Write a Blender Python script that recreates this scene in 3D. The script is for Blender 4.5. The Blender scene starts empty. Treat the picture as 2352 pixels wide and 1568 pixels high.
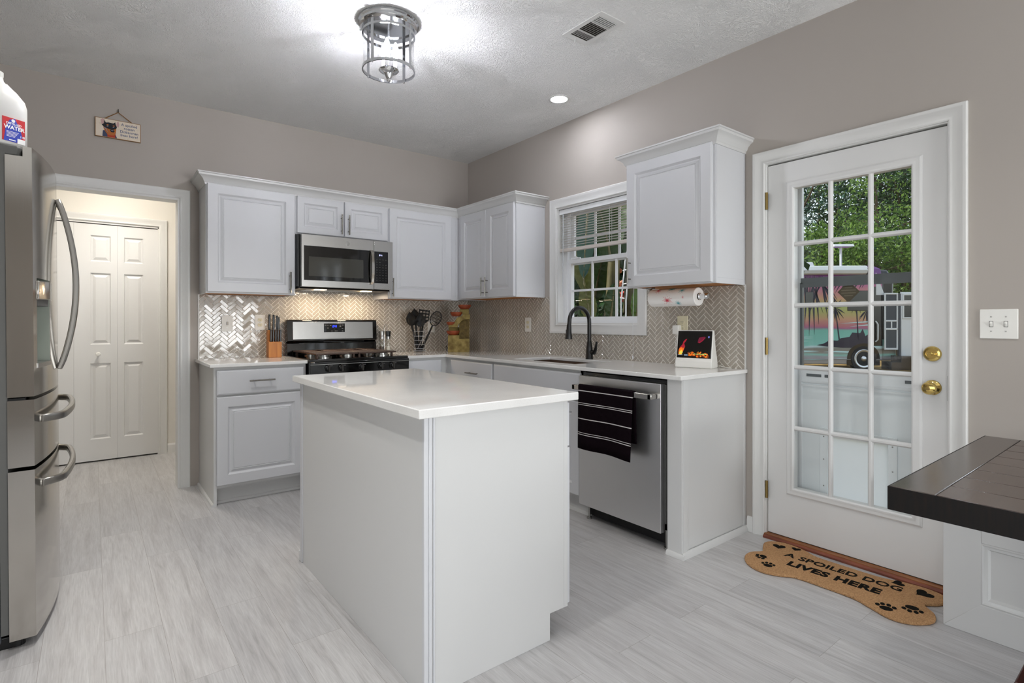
import bpy, bmesh, math, random
from mathutils import Vector, Matrix
SC = bpy.context.scene
COL = SC.collection
R = math.radians
# ------------------------------------------------------------------ camera
cam = bpy.data.cameras.new('camera')
cam.lens = 1237.9 / 2352 * 36
cam.sensor_width = 36
cam.shift_y = -46.2 / 2352
cam.clip_start = 0.02
cam.clip_end = 300
camo = bpy.data.objects.new('camera', cam)
COL.objects.link(camo)
camo.location = (-2.9469, -4.4999, 1.1898)
camo.rotation_euler = (R(90), 0, -0.6612)
SC.camera = camo
# ------------------------------------------------------------------ colour management
SC.view_settings.view_transform = 'Standard'
SC.view_settings.look = 'None'
SC.view_settings.exposure = 0.05
SC.view_settings.gamma = 1.0
SC.view_settings.use_curve_mapping = False
SC.cycles.use_denoising = True
SC.cycles.max_bounces = 10
SC.cycles.diffuse_bounces = 6
SC.cycles.transparent_max_bounces = 16
SC.cycles.caustics_reflective = False
SC.cycles.caustics_refractive = False
SC.cycles.sample_clamp_indirect = 6
# ------------------------------------------------------------------ world sky and sun
W = bpy.data.worlds.new('sky'); SC.world = W; W.use_nodes = True
_nt = W.node_tree; _nt.nodes.clear()
_o = _nt.nodes.new('ShaderNodeOutputWorld'); _b = _nt.nodes.new('ShaderNodeBackground')
_s = _nt.nodes.new('ShaderNodeTexSky'); _s.sky_type = 'NISHITA'; _s.sun_disc = False
_s.sun_elevation = R(48); _s.sun_rotation = R(330); _s.air_density = 1.0; _s.dust_density = 1.5
SKY_STRENGTH = 0.36
_b.inputs['Strength'].default_value = SKY_STRENGTH
_h = _nt.nodes.new('ShaderNodeHueSaturation'); _h.inputs['Saturation'].default_value = .38; _nt.links.new(_s.outputs[0], _h.inputs['Color']); _nt.links.new(_h.outputs[0], _b.inputs[0]); _nt.links.new(_b.outputs[0], _o.inputs[0])
def light(name, kind, loc, power, color=(1, 1, 1), rot=(0, 0, 0), **kw):
    l = bpy.data.lights.new(name, kind); l.energy = power; l.color = color
    for k, v in kw.items(): setattr(l, k, v)
    o = bpy.data.objects.new(name, l); COL.objects.link(o); o.location = loc; o.rotation_euler = rot
    return o
SUN = light('sun', 'SUN', (0, 0, 20), 4.6, (1.0, 0.94, 0.84), angle=R(1.0))
SUN.rotation_euler = Vector((0.42, -0.66, -0.62)).to_track_quat('-Z', 'Y').to_euler()
# daylight at the dining windows; the rear and side lamps are added fill
light('window_daylight', 'AREA', (0.22, -4.79, 1.52), 18, (0.86, 0.93, 1.0), (0, R(90), 0), shape='RECTANGLE', size=1.2, size_y=1.1)
light('rear_fill_down', 'AREA', (-1.05, -8.30, 1.35), 10, (0.90, 0.95, 1.0), (R(52), 0, 0), shape='RECTANGLE', size=1.9, size_y=1.8)  # rear fill pair, added behind the camera and tilted down and up
light('rear_fill_up', 'AREA', (-1.05, -8.30, .85), 150, (.96, 0.985, 1.0), (R(130), 0, 0), shape='RECTANGLE', size=1.9, size_y=1.5)
light('side_fill', 'AREA', (-4.35, -5.0, .95), 24, (.97, 0.99, 1.0), (0, R(-122), 0), shape='RECTANGLE', size=1.5, size_y=3.2)  # added fill for surfaces that face left
# light-entry portals for the sky at the two openings in view
light('window_portal', 'AREA', (0.16, -1.71, 1.63), 1, (1, 1, 1), (0, R(90), 0), shape='RECTANGLE', size=.9, size_y=.8).data.cycles.is_portal = True
light('door_portal', 'AREA', (0.17, -3.41, 1.1), 1, (1, 1, 1), (0, R(90), 0), shape='RECTANGLE', size=1.7, size_y=.55).data.cycles.is_portal = True
RECESS_E, BULB_E, HALL_E, HOOD_W, SPOT_W = 140.0, 430.0, 42.0, 2.0, (90.0, 80.0, 24.0, 14.0, 24.0, 20.0)
# ------------------------------------------------------------------ materials
def lin(h):
    if isinstance(h, str):
        h = h.lstrip('#'); h = [int(h[i:i + 2], 16) / 255 for i in (0, 2, 4)]
    return tuple((c / 12.92 if c <= .04045 else ((c + .055) / 1.055) ** 2.4) for c in h) + (1.0,)
MATS = {}
class NT:
    def __init__(s, m): s.t = m.node_tree; s.n = s.t.nodes; s.b = s.n.get('Principled BSDF'); s.o = s.n.get('Material Output')
    def new(s, t, **kw):
        n = s.n.new('ShaderNode' + t)
        for k, v in kw.items():
            if k.startswith('i_'):
                key = k[2:]; key = int(key) if key.isdigit() else key.replace('_', ' ')
                n.inputs[key].default_value = v
            else: setattr(n, k, v)
        return n
    def ln(s, a, ao, b, bi): s.t.links.new(a.outputs[ao], b.inputs[bi])
    def coord(s, kind='Object', scale=(1, 1, 1), rot=(0, 0, 0), loc=(0, 0, 0)):
        c = s.new('TexCoord'); m = s.new('Mapping'); m.inputs['Scale'].default_value = scale
        m.inputs['Rotation'].default_value = rot; m.inputs['Location'].default_value = loc
        s.ln(c, kind, m, 0); return m
    def noise(s, src, scale, detail=3, rough=.5, dist=0):
        n = s.new('TexNoise'); n.inputs['Scale'].default_value = scale; n.inputs['Detail'].default_value = detail
        n.inputs['Roughness'].default_value = rough; n.inputs['Distortion'].default_value = dist
        if src: s.ln(src, 0, n, 'Vector')
        return n
    def ramp(s, src, so, stops, interp='LINEAR'):
        r = s.new('ValToRGB'); e = r.color_ramp.elements; r.color_ramp.interpolation = interp
        while len(e) > 1: e.remove(e[0])
        e[0].position, e[0].color = stops[0]
        for p, c in stops[1:]: k = e.new(p); k.color = c
        if src: s.ln(src, so, r, 0)
        return r
    def math(s, op, a, b=None, c=None):
        n = s.new('Math', operation=op)
        for i, v in enumerate((a, b, c)):
            if v is None: continue
            if isinstance(v, (int, float)): n.inputs[i].default_value = v
            else: s.ln(v[0], v[1], n, i)
        return n
    def bump(s, src, so, strength, dist=.002):
        b = s.new('Bump'); b.inputs['Strength'].default_value = strength; b.inputs['Distance'].default_value = dist
        s.ln(src, so, b, 'Height'); s.ln(b, 0, s.b, 'Normal'); return b
def M(name, col, rough=.5, metal=0, spec=.5, coat=0, emit=None, estr=1, noise=None, bump=None, trans=0, aniso=0):
    if name in MATS: return MATS[name]
    m = bpy.data.materials.new(name); m.use_nodes = True; MATS[name] = m
    t = NT(m); b = t.b
    c = lin(col); b.inputs['Base Color'].default_value = c; b.inputs['Roughness'].default_value = rough
    b.inputs['Metallic'].default_value = metal; b.inputs['Specular IOR Level'].default_value = spec
    if coat: b.inputs['Coat Weight'].default_value = coat; b.inputs['Coat Roughness'].default_value = .05
    if emit: b.inputs['Emission Color'].default_value = lin(emit); b.inputs['Emission Strength'].default_value = estr
    if trans: b.inputs['Transmission Weight'].default_value = trans
    if aniso: b.inputs['Anisotropic'].default_value = aniso
    if noise:  # (scale vec, noise scale, second colour, contrast lo, hi)
        mp = t.coord('Object', noise[0]); n = t.noise(mp, noise[1], 4)
        r = t.ramp(n, 0, [(noise[3], c), (noise[4], lin(noise[2]))]); t.ln(r, 0, b, 'Base Color')
    if bump:   # (scale vec, noise scale, strength, distance)
        mp = t.coord('Object', bump[0]); n = t.noise(mp, bump[1], 4); t.bump(n, 0, bump[2], bump[3])
    return m
def glass_mat(name, tint=(1, 1, 1), gloss=.08, rough=0.0, op=0.0, opcol='#ffffff', vis=1.0):
    """thin pane: a clear sheet that reflects by Fresnel (no refraction shift)"""
    m = bpy.data.materials.new(name); m.use_nodes = True; MATS[name] = m
    t = NT(m); t.n.remove(t.b)
    tr = t.new('BsdfTransparent'); tr.inputs[0].default_value = tuple(tint) + (1,)
    gl = t.new('BsdfGlossy'); gl.inputs['Roughness'].default_value = rough
    lw = t.new('Fresnel'); lw.inputs['IOR'].default_value = 1.45
    gm = t.new('NewGeometry'); inv = t.math('SUBTRACT', 1.0, (gm, 'Backfacing')); mul0 = t.math('MULTIPLY', (lw, 0), (inv, 0)); mul = t.math('MULTIPLY', (mul0, 0), vis)
    mx = t.new('MixShader'); t.ln(mul, 0, mx, 0); t.ln(tr, 0, mx, 1); t.ln(gl, 0, mx, 2)
    if op:
        df = t.new('BsdfDiffuse'); df.inputs[0].default_value = lin(opcol)
        m2 = t.new('MixShader'); m2.inputs[0].default_value = op; t.ln(mx, 0, m2, 1); t.ln(df, 0, m2, 2); mx = m2
    t.ln(mx, 0, t.o, 0); return m
WALLC = '#b0a9a2'
M('wall_paint', WALLC, .62, spec=.3, bump=((1, 1, 1), 90, .06, .002))
M('hall_paint', '#e6e3dc', .6, spec=.3)
M('trim_white', '#dededc', .38)
M('door_white', '#dededd', .42)
M('cabinet_white', '#d0d1d4', .40)
M('cabinet_panel', '#d1d1d0', .34)
M('raw_wood', '#c98a4a', .6, noise=((1, 14, 14), 6, '#a8682e', .35, .7))
M('vinyl', '#eceef0', .35)
M('plastic_white', '#ecebe6', .35)
M('plastic_cream', '#e6dfc2', .35)
M('plastic_dark', '#24211e', .5)
M('black_gloss', '#060606', .08, coat=.5)
M('black_satin', '#0b0b0c', .32)
M('black_matte', '#0a0a0a', .7)
M('void', '#050505', 1.0, spec=0)  # pitch black, stands in for unlit depth behind gaps
M('chrome', '#d9dbde', .06, 1)
M('nickel', '#a9a8a5', .28, 1)
M('handle_steel', '#8f8c86', .26, 1)
M('brass', '#d8bc72', .12, 1)
M('old_brass', '#9a8452', .32, 1)
M('dark_hinge', '#55524d', .4, .6)
M('fridge_side', '#55575c', .42, .3)
M('gasket', '#5a5a58', .6)
M('rubber', '#111111', .7)
M('terracotta', '#93401d', .5, noise=((1, 1, 1), 18, '#5f2610', .4, .75))
M('fountain_stone', '#94834c', .85, noise=((1, 1, 1), 22, '#655327', .35, .7), bump=((1, 1, 1), 60, .5, .004))
M('fountain_recess', '#6d5c33', .9, noise=((1, 1, 1), 30, '#4a3c1e', .35, .7), bump=((1, 1, 1), 60, .5, .004))
M('block_wood', '#c9853f', .45, noise=((18, 18, 1), 3, '#a9642a', .3, .75))
M('text_black', '#15130f', .9, spec=.1)
M('text_blue', '#47567a', .7)
M('jute', '#8a6136', .9, bump=((1, 1, 1), 300, .5, .002))
M('sign_edge', '#96714a', .7)
M('sign_face', '#e3d6c4', .7, noise=((1, 1, 1), 60, '#d3c2aa', .55, .8))
M('coir', '#dcae80', .95, spec=.05, noise=((1, 1, 1), 160, '#b0825a', .35, .8), bump=((1, 1, 1), 220, 1.0, .012))
M('threshold_wood', '#a0673a', .45, noise=((6, 1, 6), 8, '#6f3e20', .35, .75))
M('threshold_red', '#8a4a34', .5, noise=((6, 1, 6), 8, '#5e2c1e', .35, .75))
M('espresso', '#0b0807', .5, spec=.25, noise=((4, 30, 4), 3, '#1a0f0a', .4, .8))
M('espresso_top', '#453d38', .2, noise=((30, 3, 3), 2, '#514842', .3, .75), bump=((30, 3, 3), 4, .05, .002))
M('mahogany', '#3a1712', .35, noise=((3, 30, 3), 3, '#1d0c08', .3, .8))
M('towel_black', '#150d12', .95, spec=.05, bump=((1, 1, 1), 500, .8, .004))
M('towel_white', '#d8d4d2', .95, spec=.05, bump=((1, 1, 1), 500, .6, .003))
M('paper', '#f1efec', .9, spec=.1, bump=((1, 1, 1), 90, .25, .002))
M('paper_red', '#d04a5a', .9, spec=.1); M('paper_teal', '#4fa7b0', .9, spec=.1)
M('cardboard', '#b59a78', .9)
M('jug_plastic', '#e4e3e0', .35, trans=.15); M('jug_lower', '#b7bdbd', .3, trans=.25)
M('label_red', '#c3242b', .5); M('label_blue', '#2a3fae', .5); M('label_white', '#f2f2f2', .5)
M('screen_black', '#030303', .05, coat=.3)
M('led_blue', '#1a2bff', .5, emit='#2f49ff', estr=2.2)
M('led_white', '#d0d0ff', .5, emit='#d8dcff', estr=1.4)
M('icon_grey', '#8d8d8d', .6)
M('sink_brown', '#5b4638', .5)
M('quartz_speck', '#efeeec', .035)
M('bulb', '#ffffff', .4, emit='#f4f6ff', estr=BULB_E)
M('downlight', '#ffffff', .4, emit='#f3f6ff', estr=RECESS_E); M('downlight_fill', '#ffffff', .4, emit='#fffaf2', estr=4)
M('hall_bulb', '#ffffff', .4, emit='#fff7ea', estr=HALL_E)
M('hood_lens', '#fff3dc', .4, emit='#ffd9a8', estr=9)
M('vent_dark', '#2a241d', .9)
M('rim_metal', '#d5d8dc', .38, 1)
glass_mat('window_glass', (.985, .992, .99), vis=1.0)
glass_mat('lamp_glass', (.98, .98, .99), vis=1.6)
glass_mat('shaker_glass', (.93, .94, .93), vis=2.0)
glass_mat('storm_glass', (.93, .95, .94), vis=1.0)
glass_mat('screen_mesh', (.62, .64, .63), vis=.6)
# quartz worktop
def _quartz():
    t = NT(MATS['quartz_speck']); mp = t.coord(); n = t.noise(mp, 260, 2, .7); n2 = t.noise(mp, 6, 5)
    r = t.ramp(n, 0, [(.28, lin('#e3e1de')), (.46, lin('#ebeae8'))])
    r2 = t.ramp(n2, 0, [(.35, (1, 1, 1, 1)), (.75, (.94, .94, .935, 1))])
    mx = t.new('MixRGB', blend_type='MULTIPLY'); mx.inputs[0].default_value = 1
    t.ln(r, 0, mx, 1); t.ln(r2, 0, mx, 2); t.ln(mx, 0, t.b, 'Base Color'); t.b.inputs['Specular IOR Level'].default_value = .6
_quartz()
def steel(name, col, rough, stretch, amt=.06, aniso=0):
    m = M(name, col, rough, 1, aniso=aniso); t = NT(m)
    mp = t.coord('Object', stretch); n = t.noise(mp, 6, 4, .6)
    r = t.math('MULTIPLY_ADD', (n, 0), amt * 2, rough - amt); t.ln(r, 0, t.b, 'Roughness')
    t.bump(n, 0, .05, .0006); return m
steel('steel_h', '#b9b8b6', .25, (1, 60, 200)); steel('steel_v', '#e2e2e2', .36, (60, 60, 1.2)); steel('steel_polish', '#c2beb8', .12, (30, 30, .5), .03); steel('steel_satin', '#9b9893', .30, (40, 40, 40), .04)
steel('steel_fridge_front', '#b3ab9f', .16, (30, 30, .5), .04)
def _floor():
    m = M('floor_vinyl', '#9c9894', .33); t = NT(m)
    mp = t.coord('Object', (1, 1, 1), (0, 0, R(90)))
    br = t.new('TexBrick'); br.offset = .37; br.inputs['Scale'].default_value = 1; br.inputs['Mortar Size'].default_value = .0007
    br.inputs['Brick Width'].default_value = 1.22; br.inputs['Row Height'].default_value = .182; br.inputs['Bias'].default_value = 0
    br.inputs['Color1'].default_value = (0, 0, 0, 1); br.inputs['Color2'].default_value = (1, 1, 1, 1); br.inputs['Mortar'].default_value = (.5, .5, .5, 1)
    t.ln(mp, 0, br, 'Vector')
    # shift the grain from plank to plank
    sc = t.new('VectorMath', operation='SCALE'); t.ln(br, 0, sc, 0); sc.inputs['Scale'].default_value = 7.3
    ad = t.new('VectorMath', operation='ADD'); t.ln(mp, 0, ad, 0); t.ln(sc, 0, ad, 1)
    st = t.new('Mapping'); st.inputs['Scale'].default_value = (1.1, 14, 1); t.ln(ad, 0, st, 0)
    n1 = t.noise(st, 2.2, 6, .62, .8)
    st2 = t.new('Mapping'); st2.inputs['Scale'].default_value = (5, 110, 1); t.ln(ad, 0, st2, 0)
    n2 = t.noise(st2, 2, 3, .6, .3)
    big = t.noise(ad, .9, 2)
    r1 = t.ramp(n1, 0, [(.20, lin('#9b9998')), (.40, lin('#b7b5b5')), (.60, lin('#c5c4c4')), (.85, lin('#b0aeae'))])
    r2 = t.ramp(n2, 0, [(.3, (.80, .80, .80, 1)), (.62, (1, 1, 1, 1))])
    mx = t.new('MixRGB', blend_type='MULTIPLY'); mx.inputs[0].default_value = .85; t.ln(r1, 0, mx, 1); t.ln(r2, 0, mx, 2)
    pl = t.ramp(br, 0, [(0, (.92, .92, .925, 1)), (1, (1.04, 1.035, 1.03, 1))])
    m2 = t.new('MixRGB', blend_type='MULTIPLY'); m2.inputs[0].default_value = 1; t.ln(mx, 0, m2, 1); t.ln(pl, 0, m2, 2)
    m3 = t.new('MixRGB', blend_type='MIX'); t.ln(br, 'Fac', m3, 0); t.ln(m2, 0, m3, 1); m3.inputs[2].default_value = lin('#8f8a86')
    t.ln(m3, 0, t.b, 'Base Color')
    rr = t.math('MULTIPLY_ADD', (n1, 0), .14, .27); t.ln(rr, 0, t.b, 'Roughness')
    t.bump(n2, 0, .10, .001)
_floor()
def _ceiling():
    """hand-stomped crow's-foot plaster: ridges radiating from scattered centres"""
    m = M('ceiling_plaster', '#f3f3f2', .75, spec=.2); t = NT(m)
    mp = t.coord('Object', (1, 1, 0))
    wob = t.noise(mp, 5, 2); sc = t.new('VectorMath', operation='SCALE'); t.ln(wob, 1, sc, 0); sc.inputs['Scale'].default_value = .16
    ad = t.new('VectorMath', operation='ADD'); t.ln(mp, 0, ad, 0); t.ln(sc, 0, ad, 1)
    hs = []
    for k, s in ((0, 3.6), (1, 5.0)):
        off = t.new('VectorMath', operation='ADD'); t.ln(ad, 0, off, 0); off.inputs[1].default_value = (k * 3.7, k * 1.9, 0)
        v = t.new('TexVoronoi', voronoi_dimensions='2D'); v.inputs['Scale'].default_value = s; v.inputs['Randomness'].default_value = 1; t.ln(off, 0, v, 'Vector')
        df = t.new('VectorMath', operation='SUBTRACT'); t.ln(off, 0, df, 0); t.ln(v, 'Position', df, 1)
        sp = t.new('SeparateXYZ'); t.ln(df, 0, sp, 0)
        an = t.math('ARCTAN2', (sp, 1), (sp, 0))
        cell = t.new('SeparateXYZ'); t.ln(v, 'Color', cell, 0)
        a2 = t.math('MULTIPLY_ADD', (an, 0), 2.1, (cell, 0)); 
        cb = t.new('CombineXYZ'); t.ln(a2, 0, cb, 0)
        rad = t.math('MULTIPLY', (v, 'Distance'), 4.0); t.ln(rad, 0, cb, 1)
        c7 = t.math('MULTIPLY', (cell, 1), 40); t.ln(c7, 0, cb, 2)
        n = t.noise(cb, 3.1, 2, .55)
        r = t.ramp(n, 0, [(.50, (0, 0, 0, 1)), (.56, (1, 1, 1, 1)), (.64, (.25, .25, .25, 1))])
        hs.append(r)
    mxx = t.math('MAXIMUM', (hs[0], 0), (hs[1], 0))
    patch = t.noise(mp, 2.2, 2); pr = t.ramp(patch, 0, [(.3, (.25, .25, .25, 1)), (.62, (1, 1, 1, 1))])
    h = t.math('MULTIPLY', (mxx, 0), (pr, 0))
    t.bump(h, 0, .62, .010)
_ceiling()
# ------------------------------------------------------------------ mesh builder
def rect(x0, x1, y0, y1): return [(x0, y0), (x1, y0), (x1, y1), (x0, y1)]
class MB:
    def __init__(s, dx=0): s.v = []; s.f = []; s.m = []; s.mi = 0; s.d = Vector((dx, 0, 0))
    def add(s, vs, fs):
        b = len(s.v); s.v += [Vector(p) + s.d for p in vs]; s.f += [[i + b for i in f] for f in fs]; s.m += [s.mi] * len(fs); return s
    def box(s, x0, x1, y0, y1, z0, z1):
        x0, x1 = sorted((x0, x1)); y0, y1 = sorted((y0, y1)); z0, z1 = sorted((z0, z1))
        return s.add([(x0, y0, z0), (x1, y0, z0), (x1, y1, z0), (x0, y1, z0), (x0, y0, z1), (x1, y0, z1), (x1, y1, z1), (x0, y1, z1)],
                     [(0, 3, 2, 1), (4, 5, 6, 7), (0, 1, 5, 4), (1, 2, 6, 5), (2, 3, 7, 6), (3, 0, 4, 7)])
    def prism(s, pts, ax, a0, a1):
        n = len(pts); vs = []
        for a in (a0, a1):
            for p, q in pts: vs.append({'x': (a, p, q), 'y': (p, a, q), 'z': (p, q, a)}[ax])
        fs = [list(range(n))[::-1], list(range(n, 2 * n))] + [(i, (i + 1) % n, n + (i + 1) % n, n + i) for i in range(n)]
        return s.add(vs, fs)
    def frame(s, outer, inner, ax, a0, a1):
        """ring between two rectangles (u0,u1,v0,v1), extruded along ax"""
        (p0, p1, q0, q1), (u0, u1, w0, w1) = outer, inner
        o, i = rect(p0, p1, q0, q1), rect(u0, u1, w0, w1); vs = []
        for a in (a0, a1):
            for P in (o, i):
                for p, q in P: vs.append({'x': (a, p, q), 'y': (p, a, q), 'z': (p, q, a)}[ax])
        fs = []
        for k in range(4):
            j = (k + 1) % 4
            fs += [(k, j, 4 + j, 4 + k), (8 + k, 12 + k, 12 + j, 8 + j), (k, 8 + k, 8 + j, j), (4 + k, 4 + j, 12 + j, 12 + k)]
        return s.add(vs, fs)
    def tube(s, path, r, n=10, cap=True, sq=None):
        P = [Vector(p) for p in path]; N = len(P); rr = r if isinstance(r, (list, tuple)) else [r] * N
        up = None; vs = []; fs = []
        for i, p in enumerate(P):
            t = (P[min(i + 1, N - 1)] - P[max(i - 1, 0)]).normalized()
            if up is None:
                up = Vector((0, 0, 1)) if abs(t.z) < .9 else Vector((1, 0, 0))
            u = (up - t * up.dot(t)).normalized(); w = t.cross(u); up = u
            for k in range(n):
                a = 2 * math.pi * (k + .5) / n
                if sq:  # rectangular section sq=(half along u, half along w)
                    c, d = math.cos(a), math.sin(a); q = max(abs(c), abs(d)); vs.append(p + u * sq[0] * c / q + w * sq[1] * d / q)
                else: vs.append(p + (u * math.cos(a) + w * math.sin(a)) * rr[i])
        for i in range(N - 1):
            for k in range(n):
                j = (k + 1) % n; fs.append((i * n + k, i * n + j, (i + 1) * n + j, (i + 1) * n + k))
        if cap: fs += [list(range(n))[::-1], list(range((N - 1) * n, N * n))]
        return s.add(vs, fs)
    def lathe(s, prof, c, n=24, axis=(0, 0, 1), cap=True):
        A = Vector(axis).normalized(); U = A.orthogonal().normalized(); V_ = A.cross(U); c = Vector(c); vs = []; fs = []
        for r, h in prof:
            for k in range(n):
                a = 2 * math.pi * k / n; vs.append(c + A * h + (U * math.cos(a) + V_ * math.sin(a)) * max(r, 1e-5))
        for i in range(len(prof) - 1):
            for k in range(n):
                j = (k + 1) % n; fs.append((i * n + k, i * n + j, (i + 1) * n + j, (i + 1) * n + k))
        if cap: fs += [list(range(n))[::-1], list(range((len(prof) - 1) * n, len(prof) * n))]
        return s.add(vs, fs)
    def mould(s, corners, outs, N, prof, closed=False):
        """profile (u along the mitre vector, v along N) swept through corners"""
        n = len(prof); vs = []; fs = []; N = Vector(N)
        for c, o in zip(corners, outs):
            for u, v in prof: vs.append(Vector(c) + Vector(o) * u + N * v)
        L = len(corners)
        for i in range(L if closed else L - 1):
            j = (i + 1) % L
            for k in range(n):
                k2 = (k + 1) % n; fs.append((i * n + k, j * n + k, j * n + k2, i * n + k2))
        if not closed: fs += [list(range(n)), list(range((L - 1) * n, L * n))[::-1]]
        return s.add(vs, fs)
    def panel(s, O, U, Vv, N, w, h, prof, back=0.0):
        """concentric rectangle loops: (inset, depth); last loop is capped"""
        O, U, Vv, N = map(Vector, (O, U, Vv, N)); vs = []; fs = []
        L = [(0, back)] + list(prof)
        for ins, d in L:
            for a, b in ((ins, ins), (w - ins, ins), (w - ins, h - ins), (ins, h - ins)): vs.append(O + U * a + Vv * b + N * d)
        for i in range(len(L) - 1):
            for k in range(4):
                j = (k + 1) % 4; fs.append((i * 4 + k, i * 4 + j, i * 4 + 4 + j, i * 4 + 4 + k))
        e = (len(L) - 1) * 4; fs += [(e, e + 1, e + 2, e + 3), (3, 2, 1, 0)]
        return s.add(vs, fs)
    def grid(s, fn, nu, nv, closeu=False):
        vs = [fn(i / nu, j / nv) for j in range(nv + 1) for i in range(nu + 1)]; w = nu + 1
        return s.add(vs, [(j * w + i, j * w + i + 1, (j + 1) * w + i + 1, (j + 1) * w + i) for j in range(nv) for i in range(nu)])
    def xf(s, mtx):
        s.v = [mtx @ p for p in s.v]; return s
    def mesh(s, name, mats, smooth=35, fix=True):
        me = bpy.data.meshes.new(name); me.from_pydata([tuple(p) for p in s.v], [], s.f)
        for m in (mats if isinstance(mats, (list, tuple)) else [mats]): me.materials.append(MATS[m] if isinstance(m, str) else m)
        if any(s.m):
            for p, i in zip(me.polygons, s.m): p.material_index = i
        if fix:
            bm = bmesh.new(); bm.from_mesh(me); bmesh.ops.recalc_face_normals(bm, faces=bm.faces); bm.to_mesh(me); bm.free()
        if smooth:
            for p in me.polygons: p.use_smooth = True
            me.set_sharp_from_angle(angle=R(smooth))
        me.update(); return me
ORG = {}
def _props(o, label=None, cat=None, group=None, kind=None):
    if label: o['label'] = label
    if cat: o['category'] = cat
    if group: o['group'] = group
    if kind: o['kind'] = kind
    return o
def thing(name, label, cat, loc=(0, 0, 0), rot=0, group=None, local=False, kind=None):
    o = bpy.data.objects.new(name, None); COL.objects.link(o); o.empty_display_size = .05
    o.location = loc; o.rotation_euler = rot if isinstance(rot, tuple) else (0, 0, rot)
    ORG[o] = Vector((0, 0, 0)) if local else Vector(loc)
    return _props(o, label, cat, group, kind)
def obj(name, mb, mat, parent=None, label=None, bevel=0, seg=2, smooth=35, loc=None, fix=True, kind=None):
    """one mesh object; vertices are given in world space (or in the thing's own space for local things)"""
    if parent is not None: org = ORG[parent]
    else: org = Vector(loc) if loc else Vector((0, 0, 0))
    if isinstance(mb, MB):
        if org.length: mb.v = [p - org for p in mb.v]
        me = mb.mesh(name, mat, smooth, fix)
    else: me = mb
    o = bpy.data.objects.new(name, me); COL.objects.link(o)
    if parent is not None: o.parent = parent
    else: o.location = org
    ORG[o] = org
    if bevel:
        b = o.modifiers.new('edge', 'BEVEL'); b.width = bevel; b.segments = seg; b.limit_method = 'ANGLE'; b.angle_limit = R(40); b.harden_normals = False
    return _props(o, label, None, None, kind)
def solo(name, mb, mat, label, cat, loc, group=None, **kw):
    return _props(obj(name, mb, mat, None, loc=loc, **kw), label, cat, group)
def struct(name, mb, mat, label, cat, loc=(0, 0, 0), **kw):
    return _props(obj(name, mb, mat, None, loc=loc, **kw), label, cat, None, 'structure')
def dup(root, loc, rot=None, label=None):
    def cp(o, par):
        c = o.copy(); COL.objects.link(c); ORG[c] = ORG[o]
        if par: c.parent = par
        for ch in list(o.children): cp(ch, c)
        return c
    r = cp(root, None); r.location = loc
    if rot is not None: r.rotation_euler = rot if isinstance(rot, tuple) else (0, 0, rot)
    if label: r['label'] = label
    return r
def text(name, s, size, mat, parent, mtx, ext=.0006, align='CENTER', bold=0, shear=0, space=1.0, label=None):
    """lettering turned into a mesh; mtx places it in the parent's space"""
    cu = bpy.data.curves.new(name, 'FONT'); cu.body = s; cu.size = size; cu.extrude = ext; cu.align_x = align; cu.align_y = 'CENTER'
    cu.offset = bold; cu.shear = shear; cu.space_character = space; cu.resolution_u = 3
    t = bpy.data.objects.new(name, cu); COL.objects.link(t)
    dg = bpy.context.evaluated_depsgraph_get(); me = bpy.data.meshes.new_from_object(t.evaluated_get(dg))
    bpy.data.objects.remove(t); bpy.data.curves.remove(cu)
    me.transform(Matrix.Translation(-ORG[parent]) @ mtx); me.materials.clear(); me.materials.append(MATS[mat]); me.name = name
    o = bpy.data.objects.new(name, me); COL.objects.link(o); o.parent = parent; ORG[o] = ORG[parent]
    return _props(o, label)
def basis(O, U, Vv, N):
    U, Vv, N, O = map(Vector, (U, Vv, N, O)); m = Matrix.Identity(4)
    for i in range(3): m[i][0] = U[i]; m[i][1] = Vv[i]; m[i][2] = N[i]; m[i][3] = O[i]
    return m
BACK = ((1, 0, 0), (0, 0, 1), (0, -1, 0))      # faces of the back run look along -Y
RIGHT = ((0, -1, 0), (0, 0, 1), (-1, 0, 0))    # faces of the right run look along -X
# ================================================================== SETTING
ZC = 2.758
def wall_rects(u0, u1, z0, z1, holes):
    us = sorted({u0, u1, *[h[0] for h in holes], *[h[1] for h in holes]}); out = []
    for a, b in zip(us, us[1:]):
        hs = sorted([(h[2], h[3]) for h in holes if h[0] <= a + 1e-6 and h[1] >= b - 1e-6]); z = z0
        for lo, hi in hs:
            if lo > z + 1e-6: out.append((a, b, z, lo))
            z = hi
        if z < z1 - 1e-6: out.append((a, b, z, z1))
    return out
W1 = (-2.125, -1.305, 1.168, 2.092)         # window over the sink
D1 = (-3.815, -3.003, 0.0, 2.062)           # glazed door
W2 = (-4.72, -4.28, .95, 2.10); W3 = (-5.30, -4.86, .95, 2.10)
OP = (-3.36, -2.457, 0.0, 2.066)            # cased opening to the hall
PD = (-1.95, -.15, 0.0, 2.08)  # unseen rear opening, added to let fill light in
m = MB().box(-4.15, .15, -8.15, 1.4, -.12, 0)
struct('floor', m, 'floor_vinyl', 'grey wood-look plank floor', 'floor', smooth=0)
m = MB().box(-4.15, .15, -8.15, 1.5, ZC, ZC + .15)
struct('ceiling', m, 'ceiling_plaster', 'pale ceiling with stomped plaster texture', 'ceiling', smooth=0)
m = MB()
for a, b, z0, z1 in wall_rects(-4.15, .15, 0, ZC, [OP]): m.box(a, b, 0, .12, z0, z1)
struct('wall_back', m, 'wall_paint', 'greige wall behind the stove with the cased opening', 'wall', smooth=0)
m = MB()
for a, b, z0, z1 in wall_rects(-8.0, 0, 0, ZC, [W1, D1, W2, W3]): m.box(0, .15, a, b, z0, z1)
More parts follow.
